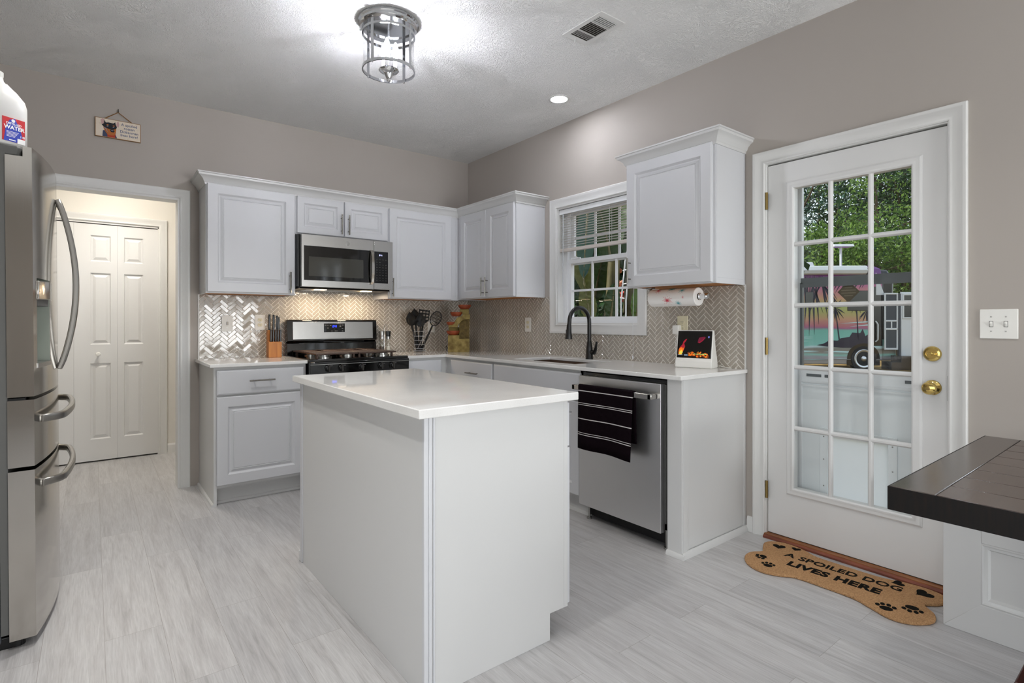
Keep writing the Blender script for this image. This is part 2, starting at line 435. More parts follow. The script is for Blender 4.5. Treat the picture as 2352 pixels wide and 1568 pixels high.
struct('wall_right', m, 'wall_paint', 'greige wall with the sink window and the glazed door', 'wall', smooth=0)
LO = (-6.7, -3.3, .25, 2.35)  # unseen left opening, added to let fill light in
m = MB()
for a, b, z0, z1 in wall_rects(-8.0, 0, 0, ZC, [LO]): m.box(-4.15, -4.0, a, b, z0, z1)
struct('wall_left', m, 'wall_paint', 'greige wall behind the refrigerator', 'wall', smooth=0)
m = MB()
for a, b, z0, z1 in wall_rects(-4.15, .15, 0, ZC, [PD]): m.box(a, b, -8.15, -8.0, z0, z1)
struct('wall_front', m, 'wall_paint', 'greige wall with an opening added for fill light', 'wall', smooth=0)
m = MB().box(-3.9, -1.4, 1.27, 1.39, 0, 2.6).box(-1.5, -1.4, .12, 1.27, 0, 2.6).box(-3.9, -3.8, .12, 1.27, 0, 2.6)
# the closet opening is cut out of the hall wall
m = MB()
for a, b, z0, z1 in wall_rects(-3.9, -1.4, 0, 2.6, [(-3.67, -2.478, 0, 2.035)]): m.box(a, b, 1.262, 1.39, z0, z1)
m.box(-1.5, -1.4, .12, 1.27, 0, 2.6).box(-3.9, -3.8, .12, 1.27, 0, 2.6)
struct('wall_hall', m, 'hall_paint', 'cream hall walls seen through the cased opening', 'wall', smooth=0)
struct('ceiling_hall', MB().box(-3.9, -1.4, .12, 1.39, 2.5, 2.6), 'hall_paint', 'hall ceiling beyond the cased opening', 'ceiling', smooth=0)
struct('wall_closet', MB().box(-3.75, -2.4, 1.40, 1.42, 0, 2.6), 'void', 'black sheet standing in for the unlit closet behind the bifold doors', 'wall', smooth=0)  # closet darkness is put into the sheet's colour
# ------------------------------------------------------------------ casings and baseboards
CAS = lambda w: [(0, 0), (0, .009), (.005, .013), (.012, .012), (.016, .010), (w * .55, .013), (w * .72, .018), (w * .8, .020), (w - .004, .020), (w, .017), (w, 0)]
def casing3(mb, ax, c, u0, u1, ztop, w, N, zbot=0.0):
    P = (lambda u, z: (c, u, z)) if ax == 'x' else (lambda u, z: (u, c, z)); O = (lambda a, b: (0, a, b)) if ax == 'x' else (lambda a, b: (a, 0, b))
    mb.mould([P(u0, zbot), P(u0, ztop), P(u1, ztop), P(u1, zbot)], [O(-1, 0), O(-1, 1), O(1, 1), O(1, 0)], N, CAS(w))
m = MB(); casing3(m, 'y', 0, OP[0], OP[1], OP[3], .064, (0, -1, 0)); casing3(m, 'y', .12, OP[0], OP[1], OP[3], .064, (0, 1, 0))
m.box(OP[1] - .012, OP[1] + .001, -.004, .124, 0, OP[3]).box(OP[0] - .001, OP[0] + .012, -.004, .124, 0, OP[3]).box(OP[0] + .012, OP[1] - .012, -.004, .124, OP[3] - .012, OP[3] + .001)
struct('trim_1', m, 'trim_white', 'white casing around the opening to the hall', 'trim')
m = MB(); casing3(m, 'y', 1.262, -3.67, -2.478, 2.035, .062, (0, -1, 0)); m.box(-3.67, -2.478, 1.262, 1.38, 2.02, 2.036).box(-2.486, -2.477, 1.262, 1.38, 0, 2.03).box(-3.671, -3.662, 1.262, 1.38, 0, 2.03)
struct('trim_2', m, 'trim_white', 'white casing around the closet doors in the hall', 'trim')
BASEP = [(0, 0), (.013, 0), (.013, .065), (.009, .078), (.004, .085), (0, .085)]
def baseboard(name, pts, ax, c, a0, a1, sgn, label):
    m = MB()
    if ax == 'y': m.prism([(c + sgn * d, z) for d, z in BASEP], 'x', a0, a1)
    else: m.prism([(c + sgn * d, z) for d, z in BASEP], 'y', a0, a1)
    struct(name, m, 'trim_white', label, 'baseboard')
baseboard('baseboard_right', 0, 'x', 0, -2.945, -2.901, -1, 'short white baseboard between the end cabinet and the door casing')
baseboard('baseboard_hall', 0, 'y', 1.262, -2.415, -1.5, -1, 'white baseboard beside the closet casing in the hall')
# ------------------------------------------------------------------ bifold closet doors
d2 = thing('door_2', 'white raised-panel bifold closet doors in the hall', 'door', (-3.07, 1.27, 0), kind='structure')
LP = [(.006, .0), (.012, -.006), (.020, -.006), (.036, .002)]
for k in range(4):
    x0 = -3.655 + k * .2925; w = .2916; m = MB(); flip = (k % 2 == 1)
    s0, s1 = (.045, .107) if flip else (.107, .045)
    y = 1.268; zb, zt = .012, 2.012
    rows = [(.192, .835), (.993, 1.600), (1.697, 1.918)]
    px0, px1 = x0 + s0, x0 + w - s1
    m.box(x0, px0, y, y + .032, zb, zt).box(px1, x0 + w, y, y + .032, zb, zt)
    zz = [zb] + [v for r in rows for v in r] + [zt]
    for a, b in zip(zz[0::2], zz[1::2]): m.box(px0, px1, y, y + .032, a, b)
    for a, b in rows: m.panel((px0, y, a), (1, 0, 0), (0, 0, 1), (0, -1, 0), px1 - px0, b - a, [(0, 0), (.009, -.011), (.016, -.011), (.036, -.002)], -.03)
    lf = obj('door_leaf', m, 'door_white', d2, smooth=0)
    if k == 2:
        m = MB().lathe([(.006, 0), (.006, .016), (.014, .022), (.0175, .030), (.014, .037), (.0, .039)], (x0 + .160, y, .912), 20, (0, -1, 0)); obj('knob', m, 'plastic_white', lf)
m = MB().box(-3.66, -2.49, 1.275, 1.30, 2.014, 2.022); obj('track', m, 'black_satin', d2)
# ------------------------------------------------------------------ window over the sink
w1 = thing('window_1', 'white double-hung window over the sink', 'window', (.08, -1.715, 1.168), kind='structure')
y0, y1, z0, z1 = W1
m = MB().mould([(0, y1, z0), (0, y1, z1), (0, y0, z1), (0, y0, z0)], [(0, 1, -1), (0, 1, 1), (0, -1, 1), (0, -1, -1)], (-1, 0, 0), CAS(.074), True)
obj('casing', m, 'trim_white', w1)
m = MB().frame((y0 - .001, y1 + .001, z0 - .001, z1 + .001), (y0 + .011, y1 - .011, z0 + .011, z1 - .011), 'x', -.002, .155); obj('jamb', m, 'trim_white', w1)
m = MB().frame((y0 + .010, y1 - .010, z0 + .010, z1 - .010), (y0 + .030, y1 - .062, z0 + .03, z1 - .035), 'x', .055, .13)
m.box(.052, .057, y1 - .045, y1 - .035, z0 + .02, z1 - .02); obj('window_frame', m, 'vinyl', w1, bevel=.002)
def sash(x, za, zb, name, midz, rail):
    a, b = y0 + .028, y1 - .060
    fr = obj(name, MB().frame((a, b, za, zb), (a + .012, b - .034, za + rail[0], zb - rail[1]), 'x', x, x + .028), 'vinyl', w1, bevel=.003)
    mm = MB()
    for yy in (-1.622, -1.861): mm.box(x + .006, x + .020, yy - .0085, yy + .0085, za + rail[0], zb - rail[1])
    mm.box(x + .007, x + .019, a + .012, b - .034, midz - .0085, midz + .0085)
    obj('muntin', mm, 'vinyl', fr, bevel=.002)
    obj('pane', MB().box(x + .012, x + .0135, a + .011, b - .033, za + rail[0], zb - rail[1]), 'window_glass', fr, smooth=0)
sash(.062, 1.195, 1.682, 'lower_sash', 1.432, (.030, .034)); sash(.093, 1.640, 2.062, 'upper_sash', 1.852, (.040, .028))
m = MB().box(.058, .072, -1.500, -1.435, 1.682, 1.692).tube([(.062, -1.475, 1.69), (.055, -1.455, 1.70), (.058, -1.43, 1.698)], .005, 8); obj('latch', m, 'vinyl', w1)
# ------------------------------------------------------------------ windows of the dining side plus two openings added for fill light, all out of view
for k, wv in enumerate((W2, W3)):
    a, b, z0_, z1_ = wv
    w = thing('window_%d' % (k + 2), 'white double-hung dining window beyond the glazed door', 'window', (.06, (a + b) / 2, z0_), kind='structure')
    obj('casing', MB().mould([(0, b, z0_), (0, b, z1_), (0, a, z1_), (0, a, z0_)], [(0, 1, -1), (0, 1, 1), (0, -1, 1), (0, -1, -1)], (-1, 0, 0), CAS(.055), True), 'trim_white', w)
    m = MB().frame((a, b, z0_, z1_), (a + .035, b - .035, z0_ + .035, z1_ - .035), 'x', .05, .10).box(.05, .10, a, b, 1.51, 1.56); obj('sash', m, 'vinyl', w)
    m = MB()
    for i in range(42): m.box(.012, .034, a + .008, b - .008, 2.04 - i * .024, 2.0412 - i * .024)
    m.box(.01, .04, a + .005, b - .005, 2.05, 2.09); obj('blind', m, 'vinyl', w)
m = MB().frame((PD[0], PD[1], 0.0, PD[3]), (PD[0] + .06, PD[1] - .06, .06, PD[3] - .06), 'y', -8.11, -8.05).box(-1.09, -1.01, -8.11, -8.05, .05, PD[3] - .05)
struct('rear_fill_frame', m, 'vinyl', 'unseen white frame of the rear opening added for fill light', 'door')
m = MB().frame((LO[0], LO[1], LO[2], LO[3]), (LO[0] + .05, LO[1] - .05, LO[2] + .05, LO[3] - .05), 'x', -4.11, -4.05)
for q in (-5.57, -4.43): m.box(-4.11, -4.05, q - .03, q + .03, LO[2], LO[3])
struct('window_4', m, 'vinyl', 'unseen wide white window added to the left wall for fill light', 'window', bevel=.002)
# ------------------------------------------------------------------ glazed exterior door
d1 = thing('door_1', 'white fifteen-pane glazed exterior door', 'door', (.03, -3.41, .02), kind='structure')
m = MB(); casing3(m, 'x', 0, D1[0], D1[1], D1[3], .066, (-1, 0, 0)); m.v = [Vector((p.x, p.y, p.z)) for p in m.v]
obj('casing', m, 'trim_white', d1)
m = MB().box(-.002, .155, D1[1] - .005, D1[1] + .012, 0, D1[3]).box(-.002, .155, D1[0] - .012, D1[0] + .005, 0, D1[3]).box(-.002, .155, D1[0] + .005, D1[1] - .005, D1[3] - .006, D1[3] + .012)
m.box(.062, .10, D1[1] - .014, D1[1], 0, D1[3]).box(.0622, .0998, D1[0], D1[0] + .0138, 0, D1[3]); obj('jamb', m, 'trim_white', d1)
a, b = -3.806, -3.011; ga, gb, gz0, gz1 = -3.678, -3.150, .296, 1.904
m = MB().box(.014, .058, a, ga, .026, 2.048).box(.014, .058, gb, b, .026, 2.048).box(.014, .058, ga, gb, .026, gz0).box(.014, .058, ga, gb, gz1, 2.048)
sl = obj('slab', m, 'door_white', d1, smooth=0)
IP = [(-.002, -.002), (-.002, .006), (.004, .011), (.012, .011), (.018, .008), (.030, .009), (.038, .004), (.040, -.002)]
m = MB().mould([(.014, gb, gz0), (.014, gb, gz1), (.014, ga, gz1), (.014, ga, gz0)], [(0, 1, -1), (0, 1, 1), (0, -1, 1), (0, -1, -1)], (-1, 0, 0), IP, True)
obj('glazing_frame', m, 'door_white', sl)
m = MB()
def bar(pts): m.add(*pts)
for yy in (-3.329, -3.508): m.prism([(.024, yy - .0125), (.016, yy - .0095), (.010, yy - .004), (.010, yy + .004), (.016, yy + .0095), (.024, yy + .0125)], 'z', gz0, gz1)
for zz in (1.603, 1.275, .945, .617): m.prism([(.024, zz - .0125), (.016, zz - .0095), (.0105, zz - .004), (.0105, zz + .004), (.016, zz + .0095), (.024, zz + .0125)], 'y', ga, gb)
obj('muntin', m, 'door_white', sl)
obj('pane', MB().box(.028, .030, ga, gb, gz0, gz1), 'window_glass', sl, smooth=0)
m = MB().lathe([(.033, 0), (.033, .004), (.029, .009), (.020, .012), (.013, .018), (.013, .030), (.022, .036), (.028, .046), (.0285, .056), (.024, .064), (.014, .068), (0, .069)], (.014, -3.754, .895), 32, (-1, 0, 0)); kn = obj('knob', m, 'brass', d1)
obj('lock_button', MB().box(-.060, -.053, -3.762, -3.746, .889, .901), 'old_brass', kn, bevel=.002)
m = MB().lathe([(.034, 0), (.034, .004), (.030, .010), (.022, .012), (.022, .009), (0, .009)], (.014, -3.753, 1.045), 32, (-1, 0, 0)); db = obj('deadbolt', m, 'brass', d1)
obj('thumb_turn', MB().lathe([(.007, 0), (.007, .010), (0, .011)], (.006, -3.753, 1.045), 12, (-1, 0, 0)).box(-.012, .004, -3.768, -3.738, 1.041, 1.049), 'brass', db, bevel=.002)
for zz in (1.855, 1.053, .262):
    m = MB().lathe([(.007, -.044), (.007, .044)], (-.002, -3.010, zz), 12).lathe([(.008, -.047), (.008, -.044)], (-.002, -3.010, zz), 12).lathe([(.008, .044), (.008, .047)], (-.002, -3.010, zz), 12)
    for q in (-.015, .015): m.lathe([(.0075, q - .001), (.0075, q + .001)], (-.002, -3.010, zz), 12)
    m.box(-.001, .014, -3.011, -3.004, zz - .044, zz + .044); obj('hinge', m, 'old_brass', d1)
obj('latch_plate', MB().box(.012, .05, -3.8085, -3.806, .84, .95), 'dark_hinge', d1)
m = MB().box(-.018, .14, D1[0] - .0, D1[1] + .0, 0, .012).prism([(-.030, 0), (-.030, .010), (-.018, .018), (-.018, 0)], 'y', D1[0], D1[1]); m.mi = 0
struct('trim_3', m, 'threshold_red', 'worn reddish wood strip in front of the door threshold', 'threshold', bevel=.001)
m = MB().box(-.018, .14, D1[0], D1[1], .012, .022); struct('trim_4', m, 'threshold_wood', 'worn brown wood threshold below the glazed door', 'threshold', bevel=.001)
m = MB().box(.016, .056, D1[0] + .008, D1[1] - .008, .0222, .026); struct('trim_5', m, 'rubber', 'black sweep strip below the glazed door', 'weatherstrip')
# ------------------------------------------------------------------ storm door with a pet flap
sd = thing('door_3', 'white half-glass storm door with a pet flap, outside the glazed door', 'door', (.13, -3.41, .03), kind='structure')
m = MB().box(.118, .145, -3.145, -3.012, .03, 2.05).box(.118, .145, -3.806, -3.700, .03, 2.05).box(.118, .145, -3.70, -3.145, 1.945, 2.05).box(.118, .145, -3.70, -3.145, .855, .930)
m.box(.112, .120, -3.108, -3.100, .05, 2.03).box(.112, .120, -3.075, -3.067, .05, 2.03); obj('storm_frame', m, 'vinyl', sd, bevel=.002, seg=1)
M('storm_panel', '#eef2f4', .3); M('storm_bar', '#63686a', .45)
obj('kick_panel', MB().box(.122, .140, -3.70, -3.145, .05, .855), 'storm_panel', sd, smooth=0)
m = MB().box(.116, .135, -3.72, -3.14, 1.392, 1.425).box(.113, .118, -3.72, -3.14, 1.374, 1.394).box(.116, .135, -3.149, -3.136, .93, 1.40); obj('sash_bar', m, 'storm_bar', sd)
m = MB().box(.126, .128, -3.70, -3.145, .93, 1.945); obj('storm_pane', m, 'storm_glass', sd, smooth=0)
m = MB()
for a_, b_ in ((-3.245, -3.17), (-3.285, -3.262), (-3.655, -3.62), (-3.69, -3.668)): m.box(.116, .119, a_, b_, .892, .907)
obj('vent_slot', m, 'storm_bar', sd)
m = MB().box(.112, .123, -3.70, -3.145, .862, .872).box(.112, .123, -3.70, -3.145, .840, .848); obj('rail_bead', m, 'vinyl', sd)
m = MB().frame((-3.590, -3.240, .10, .625), (-3.552, -3.278, .14, .585), 'x', .112, .122); pf = obj('pet_flap_frame', m, 'storm_panel', sd, bevel=.002)
M('pet_flap', '#f4f6f4', .4, trans=.0); t_ = NT(MATS['pet_flap']); t_.b.inputs['Subsurface Weight'].default_value = 0
def _flap():
    t = NT(MATS['pet_flap']); tl = t.new('BsdfTranslucent'); tl.inputs[0].default_value = (.95, .97, .96, 1); mx = t.new('MixShader'); mx.inputs[0].default_value = .92
    t.ln(t.b, 0, mx, 1); t.ln(tl, 0, mx, 2); t.ln(mx, 0, t.o, 0)
_flap()
obj('pet_flap', MB().box(.1235, .1250, -3.5525, -3.2775, .1395, .5855), 'pet_flap', sd, label='bright translucent pet flap', smooth=0)
m = MB()
for yy in (-3.571, -3.259):
    for zz in (.18, .32, .46, .58): m.lathe([(.004, 0), (.003, .0015), (0, .002)], (.112, yy, zz), 8, (-1, 0, 0))
obj('screw', m, 'nickel', pf)
# kick panel needs the flap opening: rebuild it around the flap
kp = [o for o in sd.children if o.name.startswith('kick_panel')][0]
m = MB().box(.122, .140, -3.70, -3.552, .05, .855).box(.122, .140, -3.278, -3.145, .05, .855).box(.122, .140, -3.552, -3.278, .05, .14).box(.122, .140, -3.552, -3.278, .585, .855)
m.v = [p - ORG[sd] for p in m.v]; kp.data = m.mesh('kick_panel', 'storm_panel', 0)
st = thing('security_sticker', 'dark diamond-shaped sticker on the storm door glass', 'sticker', (.124, -3.374, 1.342), local=True)
M('sticker_olive', '#5b5240', .7)
m = MB().prism([(0, -.056), (.052, 0), (0, .056), (-.052, 0)], 'x', -.0006, .0006); obj('sticker_sheet', m, 'sticker_olive', st, smooth=0)
M('sticker_line', '#7d7360', .7); m = MB()
for zz, hw in ((.022, .018), (.008, .034), (-.006, .034), (-.02, .02)): m.box(-.0012, -.0006, -hw, hw, zz - .0025, zz + .0025)
obj('print_line', m, 'sticker_line', st, smooth=0)
# ------------------------------------------------------------------ herringbone backsplash
def clip(poly, r):
    for ax, lim, sg in ((0, r[0], 1), (0, r[1], -1), (1, r[2], 1), (1, r[3], -1)):
        out = []
        for i in range(len(poly)):
            p, q = poly[i], poly[(i + 1) % len(poly)]; a, b = sg * (p[ax] - lim), sg * (q[ax] - lim)
            if a >= 0: out.append(p)
            if (a >= 0) != (b >= 0): t = a / (a - b); out.append((p[0] + (q[0] - p[0]) * t, p[1] + (q[1] - p[1]) * t))
        poly = out
        if len(poly) < 3: return []
    return poly
def area(p): return abs(sum(p[i][0] * p[(i + 1) % len(p)][1] - p[(i + 1) % len(p)][0] * p[i][1] for i in range(len(p)))) / 2
M('grout', '#efece6', .85, spec=.1)
M('tile_glaze', '#aaa297', .07, spec=.55, bump=((1, 1, 1), 38, .12, .003))
def herringbone(rects, fn, seed, L=.0735, Wd=.0245, gap=.0034):
    rnd = random.Random(seed); mb = MB(); q2 = math.sqrt(.5)
    U0, U1 = min(r[0] for r in rects), max(r[1] for r in rects); V0, V1 = min(r[2] for r in rects), max(r[3] for r in rects)
    for i in range(-80, 160):
        for j in range(-60, 60):
            for kind in (0, 1):
                p0, q0 = i * Wd - j * L, i * Wd + j * L
                r = (p0, p0 + L, q0, q0 + Wd) if kind == 0 else (p0, p0 + Wd, q0 + Wd, q0 + Wd + L)
                r = (r[0] + gap / 2, r[1] - gap / 2, r[2] + gap / 2, r[3] - gap / 2)
                c = [((p - q) * q2 + U0 - .01, (p + q) * q2 + V0 + .004) for p, q in rect(*r)]
                cx, cy = sum(a[0] for a in c) / 4, sum(a[1] for a in c) / 4
                if cx < U0 - .06 or cx > U1 + .06 or cy < V0 - .06 or cy > V1 + .06: continue
                tx, ty = rnd.gauss(0, .012), rnd.gauss(0, .012)
                for rc in rects:
                    pl = clip(c, rc)
                    if len(pl) < 3 or area(pl) < 2.5e-5: continue
                    n = len(pl); px, py = sum(a[0] for a in pl) / n, sum(a[1] for a in pl) / n
                    ins = lambda a, k: (a[0] + (px - a[0]) * min(.3, k / max(1e-4, math.hypot(px - a[0], py - a[1]))), a[1] + (py - a[1]) * min(.3, k / max(1e-4, math.hypot(px - a[0], py - a[1]))))
                    lo = [fn(a[0], a[1], .003) for a in pl]; mid = [fn(a[0], a[1], .0062 + (a[0] - cx) * tx + (a[1] - cy) * ty) for a in pl]
                    top = [(lambda b: fn(b[0], b[1], .0076 + (b[0] - cx) * tx + (b[1] - cy) * ty))(ins(a, .0022)) for a in pl]
                    fs = [list(range(2 * n, 3 * n))] + [(k, (k + 1) % n, n + (k + 1) % n, n + k) for k in range(n)] + [(n + k, n + (k + 1) % n, 2 * n + (k + 1) % n, 2 * n + k) for k in range(n)]
                    mb.add(lo + mid + top, fs)
    return mb
def backsplash(name, rects, fn, label, loc, seed, edge):
    t = thing(name, label, 'backsplash', loc)
    g = MB()
    for r in rects: g.add([fn(a, b, 0.0004) for a, b in rect(*r)] + [fn(a, b, .0060) for a, b in rect(*r)], [(0, 1, 2, 3), (4, 5, 6, 7), (0, 1, 5, 4), (1, 2, 6, 5), (2, 3, 7, 6), (3, 0, 4, 7)])
    obj('grout', g, 'grout', t, smooth=0); obj('tile', herringbone(rects, fn, seed), 'tile_glaze', t, smooth=0)
    obj('edge_strip', edge, 'trim_white', t)
backsplash('tile_backsplash', [(-2.335, -.0095, .917, 1.386), (-1.746, -.998, 1.386, 1.465)], lambda u, v, d: (u, -d, v), 'glossy taupe herringbone tile backsplash behind the stove', (-1.2, 0, .917), 3,
           MB().box(-2.343, -2.335, -.010, 0, .917, 1.386))
backsplash('tile_backsplash', [(.0, 1.2290, .917, 1.390), (1.2290, 2.2000, .917, 1.0930), (2.2000, 2.886, .917, 1.399)], lambda u, v, d: (-d, -u, v), 'glossy taupe herringbone tile backsplash under the sink window', (0, -1.45, .917), 5,
           MB().box(-.010, 0, -2.894, -2.886, .917, 1.399))
# ================================================================== CABINETS
DP = lambda m_: [(0, .015), (.004, .020), (m_, .020), (m_ + .011, .0085), (m_ + .016, .0085), (m_ + .032, .0160), (m_ + .035, .0130), (m_ + .039, .0160)]
FLAT = [(0, .014), (.003, .017), (.010, .020)]
def face(run, plane, u0, u1, z0, z1):
    """origin of a door on a run: back run plane=y, right run plane=x"""
    if run is BACK: return (u0, plane, z0), u1 - u0, z1 - z0
    return (plane, u0, z0), abs(u1 - u0), z1 - z0
def door(parent, run, plane, u0, u1, z0, z1, name='door', prof=None):
    O, w, h = face(run, plane, u0, u1, z0, z1)
    m = MB().panel(O, *run, w, h, prof or DP(.064 if min(w, h) > .35 else .050))
    return obj(name, m, 'cabinet_white', parent, smooth=20)
def pull(parent, run, plane, u, z, L=.155, horiz=False):
    U, V_, N = map(Vector, run); O = Vector((u, plane, z)) if run is BACK else Vector((plane, u, z))
    D = U if horiz else V_; m = MB()
    m.tube([O + N * .030 - D * L / 2, O + N * .030 + D * L / 2], .0055, 10)
    for s in (-1, 1): m.tube([O + D * s * L * .32, O + N * .030 + D * s * L * .32], .004, 8)
    return obj('handle', m, 'handle_steel', parent)
CROWN = [(0, 0), (.006, 0), (.008, .012), (.014, .018), (.020, .034), (.036, .050), (.048, .056), (.050, .068), (.056, .070), (.056, .078), (0, .078)]
UPD = .300
# ---- wall cabinets on the back wall
def wall_cab(label, x0, x1, z0, z1, doors, loc, sides=True):
    t = thing('wall_cabinet', label, 'cabinet', loc)
    b = MB().box(x0, x1, -UPD, -.002, z0 + .03, z1); obj('carcass', b, 'cabinet_white', t, bevel=.001, seg=1)
    b = MB().frame((x0, x1, z0, z1), (x0 + .030, x1 - .030, z0 + .030, z1 - .03), 'y', -UPD - .001, -UPD).box(x0, x1, -UPD, -UPD + .02, z0, z0 + .03); b.box(x0, x0 + .014, -UPD + .02, -.002, z0, z0 + .03).box(x1 - .014, x1, -UPD + .02, -.002, z0, z0 + .03)
    obj('face_frame', b, 'cabinet_white', t, smooth=0)
    obj('underside', MB().box(x0 + .014, x1 - .014, -UPD + .02, -.003, z0 + .004, z0 + .012), 'raw_wood', t, smooth=0, label='bare wood underside')
    for (a, c, za, zb, hx, hz) in doors:
        d = door(t, BACK, -UPD - .001, a, c, za, zb); pull(d, BACK, -UPD - .021, hx, hz)
    return t
wall_cab('large single-door white wall cabinet beside the cased opening', -2.336, -1.745, 1.385, 2.145, [(-2.330, -1.752, 1.394, 2.138, -1.790, 1.478)], (-2.04, -.002, 1.385))
wall_cab('short two-door white wall cabinet above the microwave', -1.744, -.998, 1.847, 2.145, [(-1.736, -1.378, 1.856, 2.134, -1.402, 1.950), (-1.371, -1.006, 1.856, 2.134, -1.344, 1.950)], (-1.37, -.002, 1.847))
wall_cab('single-door white wall cabinet between the microwave and the corner', -.997, -.302, 1.380, 2.145, [(-.990, -.386, 1.386, 2.136, -.968, 1.473)], (-.65, -.002, 1.38))
# ---- wall cabinets on the right wall
def wall_cab_r(label, y0, y1, z0, z1, doors, loc, crown=False):
    t = thing('wall_cabinet', label, 'cabinet', loc)
    obj('carcass', MB().box(-UPD, -.002, y1, y0, z0 + .03, z1), 'cabinet_white', t, bevel=.001, seg=1)
    b = MB().frame((y1, y0, z0, z1), (y1 + .03, y0 - .03, z0 + .03, z1 - .03), 'x', -UPD - .001, -UPD).box(-UPD, -UPD + .02, y1, y0, z0, z0 + .03).box(-UPD + .02, -.002, y1, y1 + .014, z0, z0 + .03).box(-UPD + .02, -.002, y0 - .014, y0, z0, z0 + .03)
    obj('face_frame', b, 'cabinet_white', t, smooth=0)
    b = MB().box(-UPD + .004, -UPD + .012, y1 - .002, y1, z0, z1 - .002).box(-.014, -.002, y1 - .003, y1, z0, z1 - .002); obj('end_bead', b, 'cabinet_white', t)
    obj('underside', MB().box(-UPD + .02, -.003, y1 + .014, y0 - .014, z0 + .004, z0 + .012), 'raw_wood', t, smooth=0, label='bare wood underside')
    for (a, c, za, zb, hy, hz) in doors:
        d = door(t, RIGHT, -UPD - .001, a, c, za, zb); pull(d, RIGHT, -UPD - .021, hy, hz)
    return t
wall_cab_r('two-door white wall cabinet between the corner and the sink window', -.302, -1.154, 1.385, 2.148, [(-.362, -.757, 1.391, 2.138, -.733, 1.483), (-.762, -1.143, 1.391, 2.138, -.790, 1.483)], (-.002, -.75, 1.385))
tr = wall_cab_r('single-door white wall cabinet with its own crown, between window and glazed door', -2.279, -2.884, 1.398, 2.166, [(-2.284, -2.869, 1.404, 2.160, -2.318, 1.500)], (-.002, -2.58, 1.398))
cz = 2.146
m = MB().mould([(-UPD, -2.884, cz), (-UPD, -2.279, cz)], [(-1, -1, 0), (-1, 1, 0)], (0, 0, 1), CROWN)
m = MB().mould([(0, -2.884, cz), (-UPD, -2.884, cz), (-UPD, -2.279, cz), (0, -2.279, cz)], [(0, -1, 0), (-1, -1, 0), (-1, 1, 0), (0, 1, 0)], (0, 0, 1), CROWN)
obj('crown', m, 'cabinet_panel', tr)
cz = 2.130
m = MB().mould([(-2.336, 0, cz), (-2.336, -UPD, cz), (-UPD, -UPD, cz), (-UPD, -1.154, cz), (0, -1.154, cz)], [(-1, 0, 0), (-1, -1, 0), (-1, -1, 0), (-1, -1, 0), (0, -1, 0)], (0, 0, 1), CROWN)
solo('crown_moulding', m, 'cabinet_panel', 'white crown moulding running around the corner above the connected wall cabinets', 'moulding', (-1.2, -.3, cz))
# ---- base cabinets
def shoe(parent, pts, h=.017, d=.014):
    m = MB()
    for (x0, y0, x1, y1, nx, ny) in pts:
        if nx: m.prism([(x0, 0), (x0 + nx * d, 0), (x0 + nx * d * .75, h * .7), (x0 + nx * .004, h), (x0, h)], 'y', y0, y1)
        else: m.prism([(y0, 0), (y0 + ny * d, 0), (y0 + ny * d * .75, h * .7), (y0 + ny * .004, h), (y0, h)], 'x', x0, x1)
    return obj('shoe_moulding', m, 'cabinet_panel', parent)
t = thing('base_cabinet', 'white base cabinet with drawer and door left of the stove', 'cabinet', (-2.06, -.3, 0))
obj('carcass', MB().box(-2.336, -1.762, -.605, -.002, .115, .894).box(-2.336, -2.318, -.605, -.002, 0, .115), 'cabinet_panel', t, smooth=0)
obj('toe_kick', MB().box(-2.318, -1.762, -.530, -.515, 0, .116), 'cabinet_panel', t, smooth=0)
shoe(t, [(-2.318, -.530, -1.762, -.530, 0, -1), (-2.336, -.605, -2.336, -.002, -1, 0)])
dr = door(t, BACK, -.606, -2.322, -1.775, .714, .876, 'drawer', FLAT); pull(dr, BACK, -.626, -2.055, .800, .158, True)
door(t, BACK, -.606, -2.322, -1.775, .134, .702)
t = thing('base_cabinet', 'white base cabinet with one drawer between the stove and the corner', 'cabinet', (-.8, -.3, 0))
obj('carcass', MB().box(-.984, -.605, -.605, -.002, .115, .894), 'cabinet_panel', t, smooth=0); obj('toe_kick', MB().box(-.984, -.55, -.540, -.525, 0, .116), 'cabinet_panel', t, smooth=0)
dr = door(t, BACK, -.606, -.970, -.668, .714, .876, 'drawer', FLAT); pull(dr, BACK, -.626, -.80, .772, .155, True); door(t, BACK, -.606, -.970, -.668, .134, .702)
t = thing('base_cabinet', 'white base cabinet with a drawer on the sink wall next to the corner', 'cabinet', (-.3, -.95, 0))
obj('carcass', MB().box(-.605, -.002, -1.282, -.03, .115, .894), 'cabinet_panel', t, smooth=0); obj('toe_kick', MB().box(-.540, -.525, -1.282, -.55, 0, .116), 'cabinet_panel', t, smooth=0)
dr = door(t, RIGHT, -.606, -.690, -1.272, .714, .876, 'drawer', FLAT); pull(dr, RIGHT, -.626, -1.035, .790, .155, True); door(t, RIGHT, -.606, -.690, -1.272, .134, .702)
t = thing('base_cabinet', 'white sink base cabinet with a plain false front beside the dishwasher', 'cabinet', (-.3, -1.73, 0))
obj('carcass', MB().box(-.605, -.002, -2.186, -1.283, .115, .70).box(-.605, -.56, -2.186, -1.283, .70, .894).box(-.605, -.002, -2.186, -2.170, .7, .894), 'cabinet_panel', t, smooth=0); obj('toe_kick', MB().box(-.540, -.525, -2.186, -1.283, 0, .116), 'cabinet_panel', t, smooth=0)
shoe(t, [(-.540, -2.186, -.540, -1.283, -1, 0)])
door(t, RIGHT, -.606, -1.292, -2.178, .714, .876, 'false_front', FLAT)
door(t, RIGHT, -.606, -1.292, -1.732, .134, .702); door(t, RIGHT, -.606, -1.738, -2.178, .134, .702)
t = thing('end_panel', 'white end panel closing the counter run beside the dishwasher', 'cabinet panel', (-.3, -2.85, 0))
